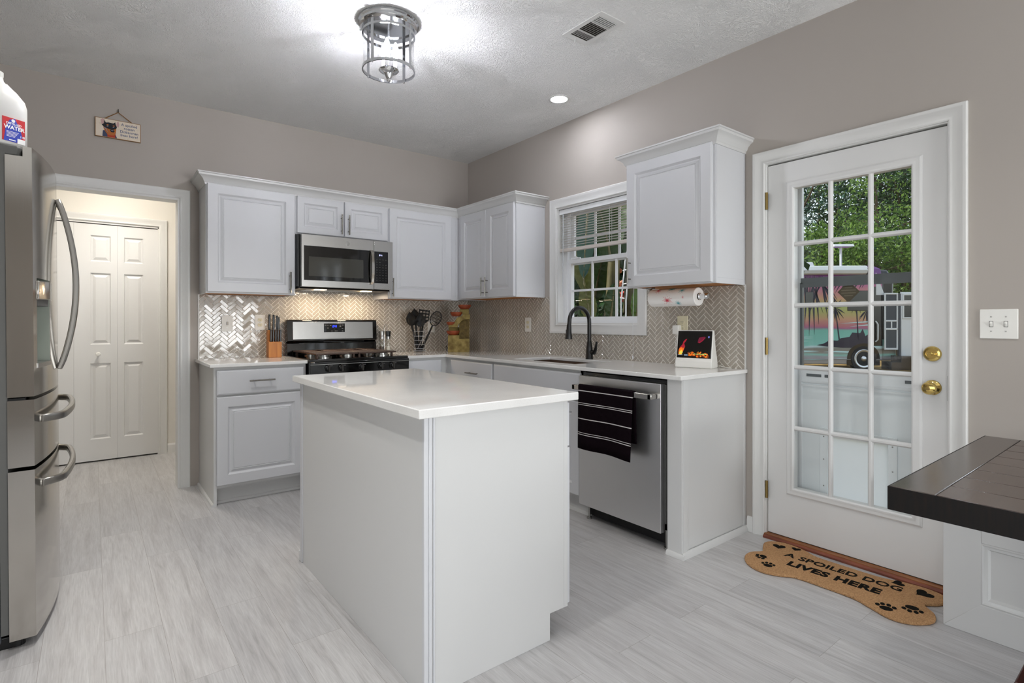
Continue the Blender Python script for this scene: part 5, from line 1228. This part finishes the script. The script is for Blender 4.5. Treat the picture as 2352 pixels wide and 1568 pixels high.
# ================================================================== DOOR MAT
dm = thing('door_mat', 'bone-shaped coir door mat with black lettering below the glazed door', 'door mat', (-.23, -3.45, 0))
bone = [(-.045, -3.12), (-.075, -3.075), (-.125, -3.060), (-.19, -3.085), (-.235, -3.105), (-.29, -3.075), (-.36, -3.080), (-.425, -3.13), (-.452, -3.21), (-.425, -3.285), (-.385, -3.34), (-.378, -3.46), (-.380, -3.575), (-.405, -3.64), (-.440, -3.73), (-.415, -3.80), (-.345, -3.845), (-.275, -3.835), (-.215, -3.785), (-.165, -3.820), (-.10, -3.838), (-.055, -3.80), (-.045, -3.73), (-.060, -3.65), (-.085, -3.58), (-.090, -3.44), (-.088, -3.31), (-.062, -3.25), (-.042, -3.18)]
bs = [(p.x, p.y) for p in smoothp([(a, b, 0) for a, b in bone + [bone[0]]], 5)][:-1]
m = MB().prism(bs, 'z', .001, .014)
cxm, cym = -.24, -3.45
obj('coir_pile', m, 'coir', dm, bevel=.004, smooth=50)
def mtm(x, y, rot=0): return basis((x, y, .0146), (0, -1, 0), (1, 0, 0), (0, 0, 1)) @ Matrix.Rotation(rot, 4, 'Z')
# text() meshes are placed in the thing's space: shift by its base
def mtext(s, size, x, y, **k):
    M_ = mtm(x, y, R(4)); text('lettering', s, size, 'text_black', dm, M_, .0006, **k)
mtext('A SPOILED DOG', .066, -.168, -3.445, bold=.0016, space=1.02); mtext('LIVES HERE', .074, -.262, -3.445, bold=.0034, space=1.06)
def heart(x, y, s, rot):
    pts = []
    for k in range(28):
        a = 2 * math.pi * k / 28; pts.append((s * .0625 * 16 * math.sin(a) ** 3, s * .0625 * (13 * math.cos(a) - 5 * math.cos(2 * a) - 2 * math.cos(3 * a) - math.cos(4 * a))))
    m = MB().prism(pts, 'z', -.001, .0008).xf(mtm(x, y, rot)); obj('heart_print', m, 'text_black', dm, smooth=0)
heart(-.118, -3.135, .030, R(20)); heart(-.082, -3.205, .022, R(10)); heart(-.092, -3.655, .026, R(-50)); heart(-.115, -3.755, .036, R(-30))
def paw(x, y, s, rot):
    m = MB(); M_ = mtm(x, y, rot)
    el = lambda cx, cy, a, b, n=14: m.prism([(cx + a * math.cos(2 * math.pi * k / n), cy + b * math.sin(2 * math.pi * k / n)) for k in range(n)], 'z', -.001, .0008)
    el(0, -.25 * s, .62 * s, .48 * s); el(-.75 * s, .30 * s, .22 * s, .30 * s); el(-.28 * s, .68 * s, .22 * s, .32 * s); el(.28 * s, .68 * s, .22 * s, .32 * s); el(.75 * s, .30 * s, .22 * s, .30 * s)
    m.xf(M_); obj('paw_print', m, 'text_black', dm, smooth=0)
paw(-.305, -3.140, .030, R(150)); paw(-.372, -3.205, .032, R(20)); paw(-.372, -3.695, .038, R(20)); paw(-.300, -3.765, .038, R(200))
# ================================================================== TABLE, BENCHES
tb = thing('dining_table', 'dark wood dining table with a breadboard end by the glazed door', 'table', (-.80, -4.9, 0))
M('board_brown', '#4e4039', .2, noise=((2, 26, 2), 2.2, '#3e312b', .3, .75), bump=((2, 26, 2), 4, .06, .002))
tx0, tx1, ty0, ty1, tz = -1.300, -.292, -5.75, -3.992, .760
bb = .098
for qa in (ty0, ty1 - bb): obj('breadboard_end', MB().box(tx0, tx1, qa, qa + bb, tz - .046, tz), 'espresso_top', tb, bevel=.003)
m = MB(); nb = 8; w = (tx1 - tx0) / nb
for k in range(nb): m.box(tx0 + k * w + .0008, tx0 + (k + 1) * w - .0008, ty0 + bb + .001, ty1 - bb - .001, tz - .046, tz - .0004)
obj('plank_top', m, 'board_brown', tb, bevel=.002, seg=1)
m = MB().frame((tx0 - .003, tx1 + .003, ty0 - .003, ty1 + .003), (tx0 + .0, tx1 - .0, ty0 + .0, ty1 - .0), 'z', tz - .062, tz - .001); m.box(tx0, tx1, ty0, ty1, tz - .062, tz - .0465); obj('edge_band', m, 'espresso', tb, bevel=.001)
for yy in (-5.35, -4.62): obj('trestle', MB().box(-.86, -.74, yy - .05, yy + .05, .09, tz - .06).box(-1.12, -.48, yy - .045, yy + .045, 0, .09).box(-1.12, -.48, yy - .045, yy + .045, tz - .14, tz - .062), 'espresso', tb, bevel=.004)
obj('stretcher', MB().box(-.84, -.76, -5.3, -4.67, .16, .24), 'espresso', tb, bevel=.004)
bn = thing('dining_bench', 'dark reddish wood bench tucked under the near side of the dark table', 'bench', (-1.30, -4.9, 0))
obj('seat', MB().box(-1.474, -1.13, -5.6, -4.262, .42, .46), 'mahogany', bn, bevel=.004)
for yy in (-5.4, -4.46):
    for xx in (-1.43, -1.175): obj('leg', MB().box(xx - .03, xx + .03, yy - .03, yy + .03, 0, .42), 'mahogany', bn, bevel=.003)
wbn = thing('storage_bench', 'white panelled built-in bench against the wall, behind the dark table', 'bench', (-.17, -4.7, 0))
bx, by0, by1, bh = -.308, -5.6, -3.868, .455
obj('carcass', MB().box(bx + .02, -.024, by0, by1 - .002, 0, bh - .02), 'cabinet_panel', wbn, smooth=0)
m = MB().prism([(by1, 0), (by1 - .115, .122), (by1 - .115, bh - .02), (by1, bh - .02)], 'x', bx, bx + .022).prism([(by0, 0), (by0 + .11, .122), (by0 + .11, bh - .02), (by0, bh - .02)], 'x', bx, bx + .022).box(bx, bx + .022, by0 + .11, by1 - .115, bh - .10, bh - .02)
m.prism([(by1, 0), (by1 - .112, .122), (by0 + .11, .122), (by0, 0)], 'x', bx - .001, bx + .022); obj('face_frame', m, 'cabinet_panel', wbn, bevel=.002)
a, b, c, d = by0 + .11, by1 - .113, .122, bh - .10
m = MB().mould([(bx + .022, b, c), (bx + .022, b, d), (bx + .022, a, d), (bx + .022, a, c)], [(0, -1, 1), (0, -1, -1), (0, 1, -1), (0, 1, 1)], (-1, 0, 0), [(0, 0), (0, .020), (.006, .022), (.012, .016), (.020, .014), (.024, .006), (.028, 0)], True); obj('panel_bead', m, 'cabinet_panel', wbn)
obj('seat_board', MB().box(bx - .012, -.022, by0, by1, bh - .02, bh), 'cabinet_panel', wbn, bevel=.004)
# ================================================================== OUTSIDE
GZ = -.38
M('leaf_litter', '#6b5638', .95, spec=.05, noise=((1, 1, 1), 3, '#a88a56', .35, .7), bump=((1, 1, 1), 30, .6, .03))
struct('terrain', MB().box(.2, 60, -45, 30, GZ - .3, GZ), 'leaf_litter', 'leaf-littered yard outside the glazed door', 'ground', smooth=0)
M('siding', '#cfd2d2', .6)
M('concrete', '#a3a19b', .8)
struct('roof_sun_block', MB().box(-7.2, -4.16, -8.2, .5, 2.62, 2.75), 'siding', 'unseen flat slab added to keep sun out of the left opening', 'roof')  # sun blocker added out of view, shades the left opening
struct('porch_step', MB().box(.155, 1.25, -4.0, -2.8, GZ, -.02), 'concrete', 'concrete step outside the storm door', 'step', bevel=.01)
def leafmat(name, c1, c2, tr=.35):
    m = bpy.data.materials.new(name); m.use_nodes = True; MATS[name] = m; t = NT(m); b = t.b
    oi = t.new('ObjectInfo'); g = t.new('NewGeometry'); r = t.ramp(g, 'Random Per Island', [(0, lin(c1)), (1, lin(c2))])
    t.ln(r, 0, b, 'Base Color'); b.inputs['Roughness'].default_value = .42; b.inputs['Specular IOR Level'].default_value = .4
    tl = t.new('BsdfTranslucent'); t.ln(r, 0, tl, 0); mx = t.new('MixShader'); mx.inputs[0].default_value = tr; t.ln(b, 0, mx, 1); t.ln(tl, 0, mx, 2); t.ln(mx, 0, t.o, 0); return m
leafmat('leaf_deep', '#132a16', '#35592c'); leafmat('leaf_bright', '#2c5020', '#86a650', .5); leafmat('leaf_pine', '#1a3526', '#41695a', .25)
M('bark', '#6a5a48', .9, noise=((6, 6, 1), 5, '#3f342a', .3, .7), bump=((6, 6, 1), 12, .5, .03))
def crown_mb(n, rx, rz, size, seed, flat=.0):
    rnd = random.Random(seed); mb = MB(); clumps = [(rnd.gauss(0, .45), rnd.gauss(0, .45), rnd.uniform(-.9, .9), rnd.uniform(.18, .38)) for _ in range(38)]
    for i in range(n):
        c = rnd.choice(clumps); d = Vector((rnd.gauss(0, 1), rnd.gauss(0, 1), rnd.gauss(0, .8))); d = d.normalized() * c[3] * rnd.random() ** .4
        k = math.sqrt(max(.1, 1 - (c[2] * .8) ** 2)); p = Vector(((c[0] * k + d.x) * rx, (c[1] * k + d.y) * rx, (c[2] + d.z) * rz))
        n_ = Vector((rnd.gauss(0, 1), rnd.gauss(0, 1), rnd.gauss(.5, 1))).normalized(); u = n_.orthogonal().normalized(); u.rotate(Matrix.Rotation(rnd.uniform(0, 6.3), 3, n_)); w = n_.cross(u); s = size * rnd.uniform(.6, 1.3)
        mb.add([p - u * s, p + w * s * .42 - n_ * s * .1, p + u * s, p - w * s * .42 - n_ * s * .1], [(0, 1, 2, 3)])
    return mb
crowns = {}
def tree(label, x, y, h, rx, rz, mat, seed, n=5200, size=.15, grp='trees beyond the motorhome'):
    key = (mat, n, size, seed % 3, round(rx / rz, 1))
    t = thing('tree', label, 'tree', (x, y, GZ), seed * 1.7, group=grp, local=True)
    tr = MB().tube([(0, 0, -.2), (.1, .05, h * .3), (-.05, .1, h * .6), (0, 0, h * .92)], [.2 * rx / 3 + .06, .15 * rx / 3 + .05, .1, .04], 10); rnd = random.Random(seed)
    for k in range(6):
        a = rnd.uniform(0, 6.3); z = h * rnd.uniform(.35, .75); tr.tube([(0, 0, z), (math.cos(a) * rx * .35, math.sin(a) * rx * .35, z + .5), (math.cos(a) * rx * .75, math.sin(a) * rx * .75, z + rz * .3)], [.07, .05, .02], 6)
    obj('trunk', tr, 'bark', t)
    mb = crown_mb(n, rx, rz, size, seed); mb.v = [p + Vector((0, 0, h - rz * .8)) for p in mb.v]; obj('crown', mb, mat, t, smooth=0, fix=False)
CAM = Vector((-2.9469, -4.4999, 1.1898)); s_, c_ = math.sin(.6612), math.cos(.6612)
def ray(px, D):
    a = (px - 1176) / 1237.9; return CAM.x + D * (s_ + a * c_), CAM.y + D * (c_ - a * s_)
TL = [(1838, 27, 10.5, 4.2, 4.6, 'leaf_pine', 'tall blue-green pine-like tree seen at the left of the door glass'), (1925, 31, 11.5, 4.5, 5.2, 'leaf_deep', 'tall dark leafy tree behind the motorhome antenna'), (2010, 25, 8.8, 3.6, 4.2, 'leaf_bright', 'sunlit bright green tree in the middle of the door glass'), (2080, 28, 11.0, 4.4, 5.0, 'leaf_deep', 'dark leafy tree above the open motorhome door'), (1890, 24, 5.4, 2.6, 2.4, 'leaf_bright', 'low bright bush-like tree right behind the motorhome roof'), (1965, 23, 5.6, 2.8, 2.5, 'leaf_bright', 'low sunlit tree behind the motorhome, right of its antenna'), (2070, 22, 5.2, 2.4, 2.6, 'leaf_bright', 'low bright tree behind the motorhome cab'), (2170, 26, 10, 4, 5, 'leaf_deep', 'leafy tree at the right edge of the door glass'), (1760, 30, 11, 4.5, 5, 'leaf_deep', 'dark tree left of the motorhome, mostly behind the door stile'),
      (2040, 36, 14, 5.5, 6.5, 'leaf_pine', 'tall pine-like tree at the back, above the sunlit tree'), (1880, 38, 14, 6, 6.5, 'leaf_deep', 'tall dark tree at the back, above the motorhome roof')]
for k, (px, D, h, rx, rz, mat, lb) in enumerate(TL):
    x, y = ray(px, D); tree(lb, x, y, h, rx, rz, mat, 11 + k, 9500 if mat != 'leaf_bright' else 7000, .11 if mat != 'leaf_bright' else .09)
for k, (px, D, h, rx, rz, mat, lb) in enumerate([(1300, 9.5, 5.5, 2.4, 2.6, 'leaf_deep', 'dark shady tree behind the banana plants, at their left'), (1430, 10.5, 5.2, 2.4, 2.6, 'leaf_deep', 'dark shady tree behind the pink flower, outside the sink window'), (1500, 12.5, 6, 2.2, 3, 'leaf_deep', 'shady tree between the sink window and the motorhome'), (1250, 12, 7, 3.2, 3.6, 'leaf_deep', 'shady tree farther back, seen through the left panes of the sink window'), (1370, 13, 7.5, 3.4, 3.8, 'leaf_pine', 'blue-green tree farther back, seen through the middle panes of the sink window'), (1480, 14, 7.5, 3.4, 3.8, 'leaf_deep', 'shady tree farther back, seen through the right panes of the sink window')]):
    x, y = ray(px, D); tree(lb, x, y, h, rx, rz, mat, 41 + k, 7500, .14, 'trees behind the banana plants')
for k, (px, D, h, rx, rz, lb) in enumerate([(1325, 6.5, 1.5, .9, .9, 'low leafy shrub outside the left panes of the sink window'), (1400, 7.2, 1.6, 1.0, .9, 'low leafy shrub outside the middle panes of the sink window'), (1465, 6.8, 1.5, .9, .9, 'low leafy shrub outside the right panes of the sink window')]):
    x, y = ray(px, D); tree(lb, x, y, h, rx, rz, 'leaf_deep', 61 + k, 2200, .09, 'shrubs below the banana plants')
# ---- motorhome
D = 17.0; rx_, ry_ = ray(1950, D)
rv = thing('motorhome', 'motorhome with a painted tropical sunset mural, seen through the glazed door', 'motorhome', (rx_, ry_, 0), math.atan2(-.614, .789) - R(3), local=True)
def rv_paint():
    m = M('mural_paint', '#ffffff', .45); t = NT(m); mp = t.coord('Object'); sp = t.new('SeparateXYZ'); t.ln(mp, 0, sp, 0)
    n = t.noise(t.coord('Object', (.35, 1, 2.2)), 1.6, 3); zz = t.math('MULTIPLY_ADD', (n, 0), .28, (sp, 2)); xx = t.math('MULTIPLY_ADD', (sp, 0), .10, (zz, 0))
    v = t.math('MULTIPLY_ADD', (zz, 0), 1 / 3.2, .10)
    r = t.ramp(v, 0, [(0, lin('#a39a98')), (.155, lin('#a8a2a4')), (.18, lin('#86cdbb')), (.21, lin('#9a8f7e')), (.245, lin('#8d8672')), (.265, lin('#cfeef0')), (.285, lin('#7fd6c4')), (.43, lin('#6cc7b0')), (.455, lin('#b04a86')), (.475, lin('#c85a6a')), (.53, lin('#d9925c')), (.60, lin('#c2b64e')), (.66, lin('#b7c455')), (.74, lin('#e0a060')), (.84, lin('#d86a8c')), (.92, lin('#b044a8')), (1, lin('#7a2c94'))])
    hs = t.new('HueSaturation'); hs.inputs['Saturation'].default_value = .85; hs.inputs['Value'].default_value = .72; t.ln(r, 0, hs, 'Color'); t.ln(hs, 0, t.b, 'Base Color')
rv_paint()
M('rv_white', '#d3d8dc', .4); M('rv_dark', '#0c0d12', .15, coat=.5); M('mural_dark', '#1b1430', .35); M('rv_tan', '#9f9893', .4); M('mural_foam', '#bfe6ea', .35); M('tyre', '#17171a', .8)
L0, L1 = -6.4, 1.02
body = MB().prism([(-.02, -.02), (0, .02), (0, 2.55), (.10, 2.86), (.45, 2.98), (2.1, 2.98), (2.4, 2.6), (2.4, -.02)], 'x', L0, L1)
body.v = [Vector((p.x, p.y, p.z)) for p in body.v]
obj('body', body, 'mural_paint', rv, bevel=.03, smooth=40)
obj('skirt', MB().box(L0, .22, .01, 2.38, -.16, .0), 'rv_tan', rv, bevel=.02)
m = MB().prism([(-.10, 2.70), (-.13, 2.80), (-.06, 2.93), (.04, 2.95), (.04, 2.68), (-.04, 2.66)], 'x', L0 + .1, .52); obj('awning_roll', m, 'rv_white', rv, bevel=.01)
obj('awning_cap', MB().box(.50, .58, -.12, .04, 2.62, 2.86), 'rv_dark', rv, bevel=.01)
obj('roof_unit', MB().prism([(.6, 2.95), (.7, 3.14), (1.6, 3.14), (1.75, 2.95)], 'x', -1.8, -.75), 'rv_white', rv, bevel=.03)
an = obj('antenna', MB().tube([(.02, .5, 2.95), (.02, .5, 3.62)], .035, 8).prism([(.30, 3.60), (.7, 3.60), (.64, 3.68), (.36, 3.68)], 'x', -.28, .34).tube([(.0, .5, 3.63), (-.34, .42, 3.66)], .018, 6), 'rv_white', rv)
obj('cab_front', MB().prism([(.15, .3), (.08, 2.50), (.4, 2.86), (2.1, 2.86), (2.3, .3)], 'x', L1, L1 + .42), 'rv_dark', rv, bevel=.08, seg=3)
obj('cab_nose', MB().box(L1 - .02, L1 + .46, .02, 2.38, -.05, .62), 'mural_paint', rv, bevel=.08, seg=3)
obj('cab_cap', MB().prism([(L1 - .2, 2.02), (L1 + .06, 2.02), (L1 - .2, 2.72)], 'y', -.012, .01), 'rv_white', rv)
obj('side_window', MB().box(-.05, .60, -.012, .01, 1.52, 2.16), 'rv_dark', rv, bevel=.03)
obj('side_window', MB().box(-1.34, -1.10, -.012, .01, 1.74, 2.12), 'rv_dark', rv, bevel=.04)
obj('entry_opening', MB().box(.62, 1.02, -.010, .01, .42, 2.28), 'rv_dark', rv, bevel=.03)
obj('grab_handle', MB().tube([(.80, -.02, .55), (.84, -.07, .62), (.84, -.07, 1.1), (.80, -.02, 1.2)], .02, 8), 'rv_white', rv)
# screen door and outer door, swung open toward the house
sc_ = obj('screen_door', MB().frame((1.02, 1.44, .30, 2.08), (1.07, 1.39, .36, 2.03), 'y', -.10, -.06).box(1.02, 1.44, -.10, -.06, .92, .98).box(1.02, 1.44, -.10, -.06, 1.18, 1.23).box(1.22, 1.26, -.10, -.06, .95, 1.2), 'rv_white', rv, bevel=.01)
M('rv_screen', '#3c434b', .6); obj('screen_mesh', MB().box(1.06, 1.40, -.085, -.075, .34, 2.05), 'rv_screen', sc_, smooth=0)
od = obj('entry_door', MB().box(1.50, 2.12, -.14, -.06, .12, 2.10), 'rv_white', rv, bevel=.02)
obj('door_window', MB().box(1.56, 2.06, -.155, -.13, 1.30, 2.02), 'rv_dark', od, bevel=.04)
obj('window_trim', MB().frame((1.53, 2.09, 1.27, 2.05), (1.58, 2.04, 1.32, 2.0), 'y', -.160, -.14), 'rv_white', od, bevel=.02)
obj('door_lock', MB().box(1.86, 2.0, -.18, -.14, .92, 1.06), 'rv_dark', od, bevel=.01)
obj('hinge_post', MB().box(1.44, 1.50, -.12, -.05, .10, 2.05), 'rv_screen', rv)
obj('entry_step', MB().box(.98, 1.9, -.5, .0, -.30, -.05).box(1.2, 1.65, -.62, -.1, -.05, .14), 'rv_dark', rv, bevel=.01)
for wx in (.44, -5.0):
    wh = obj('wheel', MB().lathe([(.30, 0), (.38, .02), (.395, .06), (.395, .24), (.38, .27)], (wx, .24, .015), 32, (0, -1, 0)), 'tyre', rv)
    wh.data.transform(Matrix.Translation((0, 0, 0)))
    obj('hubcap', MB().lathe([(.285, 0), (.30, .012), (.275, .028), (.19, .004), (.10, -.010), (.075, .03), (.05, .05), (0, .055)], (wx, -.015, .015), 32, (0, -1, 0)), 'rim_metal', wh)
    arch = [(wx + .50 * math.cos(a), .03 + .47 * math.sin(a)) for a in [math.pi * k / 16 for k in range(17)]] + [(wx - .5, -.2), (wx + .5, -.2)]
    obj('wheel_arch', MB().prism(arch, 'y', -.008, .02), 'rv_dark', rv, smooth=0)
# mural silhouettes, thin painted shapes on the side
def mural(name, polys, mat, d=-.006):
    m = MB()
    for p in polys: m.prism(p, 'y', d, .004)
    return obj(name, m, mat, rv, smooth=0)
rnd = random.Random(4)
def frond(cx, cz, a, L, w=.05): 
    q = Vector((math.cos(a), 0, math.sin(a))); pr = Vector((-q.z, 0, q.x)); out = []
    P = [(cx, cz), (cx + q.x * L * .5 + pr.x * w, cz + q.z * L * .5 + pr.z * w), (cx + q.x * L, cz + q.z * L - L * .06), (cx + q.x * L * .5 - pr.x * w, cz + q.z * L * .5 - pr.z * w)]
    return P
polys = []
for k in range(15): polys.append(frond(-.95 + rnd.uniform(-.5, .2), 2.62, R(-128 + k * 6), rnd.uniform(.8, 1.4), .028))
for k in range(11): polys.append(frond(-1.75 + k * .07, 2.64, R(-115 + k * 3), rnd.uniform(1.0, 1.9), .035))
for k in range(16): polys.append(frond(-.9 + k * .10, 2.62, R(-118 + rnd.uniform(-8, 8)), rnd.uniform(.35, .75), .022))
mural('palm_frond_print', polys, 'mural_dark')
polys = []
for (px, pz, hx, hz) in ((-.30, .62, -.42, 1.62), (.28, .62, .22, 1.85), (.62, .8, .55, 1.55)):
    polys.append([(px - .018, pz), (px + .018, pz), (hx + .014, hz), (hx - .014, hz)])
    for k in range(9): polys.append(frond(hx, hz, R(-70 + k * 42), .34, .022)); 
    for k in range(5): polys.append(frond(hx, hz, R(-130 + k * 20), .40, .018))
mural('palm_tree_print', polys, 'mural_dark', -.007)
isl = [(-.98, .44), (-.7, .40), (-.2, .36), (.6, .36), (.6, .80), (.5, .72), (.42, .95), (.34, .82), (.1, .84), (.02, .70), (-.25, .66), (-.35, .58), (-.6, .60), (-.75, .5)]
mural('island_print', [isl], 'mural_dark', -.007)
fo = []
for (a, b, z, h) in ((-2.2, -.9, .24, .05), (-.8, .6, .22, .04), (-2.0, -1.1, .70, .02), (-1.6, -1.1, .66, .018), (-1.9, -1.2, .56, .02), (-2.2, -.4, -.02, .03), (-.6, .4, .0, .018)):
    fo.append([(a, z), (a + (b - a) * .3, z + h), (a + (b - a) * .6, z + h * .6), (b, z + h * .2), (a + (b - a) * .6, z - h * .5), (a + (b - a) * .3, z - h * .2)])
mural('foam_print', fo, 'mural_foam', -.0055)
mural('sunset_streak', [[(-.3, 1.12), (.6, 1.20), (.6, 1.16)], [(.0, 1.02), (.6, 1.10), (.6, 1.06)]], 'mural_foam', -.0055)
# ---- banana plants outside the sink window
leafmat('banana_leaf', '#1f3717', '#3a5220', .2); leafmat('banana_leaf_blue', '#2b4a3a', '#3d6350', .12); leafmat('banana_leaf_yellow', '#4a5420', '#68692a', .25)
M('banana_stem', '#66602f', .6, noise=((5, 5, .8), 4, '#38331a', .3, .7), bump=((6, 6, 1), 8, .4, .01)); M('banana_rib', '#5f5a2c', .5)
def bleaf(parent, base, tip, sag, w, mat, twist=0, fold=.35):
    """one broad blade along an arching midrib, with a fold at the rib and a wavy margin"""
    B, T = Vector(base), Vector(tip); mid = (B + T) / 2 + Vector((0, 0, sag)); n = 18
    pts = [B * (1 - t) ** 2 + mid * 2 * t * (1 - t) + T * t * t for t in [i / n for i in range(n + 1)]]
    mb = MB(); vs = []
    for i, p in enumerate(pts):
        t = i / n; d = (pts[min(i + 1, n)] - pts[max(i - 1, 0)]).normalized(); side = d.cross(Vector((0, 0, 1)));
        if twist > 1: side = (CR - d * CR.dot(d)).normalized(); side.rotate(Matrix.Rotation(twist - 1.25, 3, d)); up = side.cross(d)
        else:
            side = side.normalized() if side.length > 1e-3 else Vector((1, 0, 0)); side.rotate(Matrix.Rotation(twist, 3, d)); up = side.cross(d)
        ww = w * (math.sin(math.pi * min(1, .06 + t * .94)) ** .55)
        for k in range(-4, 5):
            q = k / 4; vs.append(p + side * q * ww + up * (abs(q) * ww * fold - q * q * ww * fold * .8 + .012 * math.sin(t * 40 + k)))
    mb.add(vs, [(i * 9 + k, i * 9 + k + 1, (i + 1) * 9 + k + 1, (i + 1) * 9 + k) for i in range(n) for k in range(8)])
    lf = obj('leaf', mb, mat, parent, smooth=60, fix=False)
    obj('midrib', MB().tube([p - Vector((0, 0, .006)) for p in pts], [.018 - .014 * i / n for i in range(n + 1)], 6), 'banana_rib', lf)
def banana(label, x, y, stems, leaves):
    t = thing('banana_plant', label, 'plant', (x, y, GZ), group='banana plants outside the sink window', local=False)
    for (p0, p1, r) in stems:
        P = [Vector(p0).lerp(Vector(p1), k / 6) + Vector((.02 * math.sin(k * 1.3), .02 * math.cos(k), 0)) for k in range(7)]
        obj('stem', MB().tube(P, [r * (1 - .05 * k) for k in range(7)], 14), 'banana_stem', t)
    for l in leaves: bleaf(t, *l)
def W(px, py, x):
    a = (px - 1176) / 1237.9; b = -(py - 737.8) / 1237.9; D = (x - CAM.x) / (s_ + a * c_); return (x, CAM.y + D * (c_ - a * s_), CAM.z + D * b)
g = lambda px, x: (W(px, 700, x)[0], W(px, 700, x)[1], GZ)
banana('banana plant with a large drooping blue-green leaf at the left of the sink window', *g(1345, 1.7)[:2], [(g(1358, 1.75), W(1350, 560, 1.75), .07)],
       [(W(1352, 452, 1.5), W(1340, 640, 1.35), .05, .105, 'banana_leaf_blue', 1.35, .3), (W(1345, 665, 1.5), W(1325, 560, 1.6), .02, .11, 'banana_leaf_yellow', 1.2, .2), (W(1356, 735, 1.4), W(1343, 655, 1.5), .0, .10, 'banana_leaf_yellow', 1.3, .2), (W(1365, 690, 1.9), W(1385, 590, 1.9), .1, .13, 'banana_leaf', 1.1, .2), (W(1345, 560, 1.9), W(1320, 440, 2.2), .2, .16, 'banana_leaf', .8, .2), (W(1366, 560, 2.0), W(1395, 430, 2.3), .3, .17, 'banana_leaf', .9, .2)])
banana('banana plant with a thick leaning olive trunk in the middle of the sink window', *g(1388, 1.9)[:2], [(g(1385, 1.9), W(1413, 560, 1.9), .10)],
       [(W(1410, 590, 1.95), W(1395, 430, 2.1), .2, .18, 'banana_leaf', .9, .2), (W(1412, 580, 1.95), W(1440, 430, 2.0), .2, .18, 'banana_leaf', 1.0, .2), (W(1404, 600, 1.8), W(1377, 480, 1.7), .1, .14, 'banana_leaf', 1.1, .2), (W(1402, 735, 1.7), W(1412, 650, 1.8), .0, .09, 'banana_leaf', 1.3, .2), (W(1410, 600, 2.0), W(1425, 520, 2.2), .2, .15, 'banana_leaf_blue', 1.0, .2)])
banana('banana plant with a pale olive trunk at the right of the sink window', *g(1442, 2.1)[:2], [(g(1432, 2.1), W(1452, 620, 2.1), .11)],
       [(W(1450, 640, 2.1), W(1475, 480, 2.3), .2, .2, 'banana_leaf', .9, .2), (W(1448, 640, 2.1), W(1436, 450, 2.5), .3, .2, 'banana_leaf', .9, .2), (W(1462, 735, 1.9), W(1468, 655, 2.0), .0, .08, 'leaf_bright', 1.2, .2)])
M('flower_pink', '#e0584e', .6); M('flower_peach', '#e9a27c', .6, noise=((1, 1, 1), 40, '#c05a3c', .4, .7))
fl_ = thing('flower_stalk', 'pink and peach flower heads among the banana plants', 'flower', W(1416, 700, 2.2))
obj('stalk', MB().tube([g(1424, 2.2), W(1420, 690, 2.2), W(1416, 640, 2.2)], .012, 8), 'banana_rib', fl_)
m = MB()
for k in range(22):
    rr = random.Random(k); c = Vector(W(1417 + rr.uniform(-8, 8), 645 + rr.uniform(-18, 16), 2.2)); m.lathe([(.004, 0), (.022, .02), (.018, .06), (0, .075)], c, 8, (rr.gauss(-.3, .5), rr.gauss(0, .5), rr.gauss(.4, .6)))
obj('flower_head', m, 'flower_peach', fl_)
m = MB()
for k in range(16):
    rr = random.Random(k + 50); c = Vector(W(1421 + rr.uniform(-11, 12), 686 + rr.uniform(-8, 9), 2.15)); m.lathe([(.004, 0), (.022, .02), (.018, .06), (0, .075)], c, 8, (rr.gauss(-.3, .5), rr.gauss(0, .5), rr.gauss(.2, .6)))
obj('flower_head', m, 'flower_pink', fl_)
lad = thing('plant_trellis', 'thin white metal trellis ladder standing outside the sink window', 'trellis', g(1428, 1.5))
m = MB().tube([g(1424, 1.5), W(1427, 690, 1.5), W(1436, 600, 1.5), W(1441, 575, 1.5)], .008, 8)
for (a, b, c, d) in ((1431, 621, 1442, 619), (1430, 653, 1442, 650), (1425, 684, 1434, 685)): m.tube([W(a, b, 1.5), W(c, d, 1.5)], .006, 6)
m.tube([g(1436, 1.5), W(1438, 690, 1.5), W(1446, 600, 1.5), W(1450, 575, 1.5)], .008, 8); obj('trellis_frame', m, 'rv_white', lad)
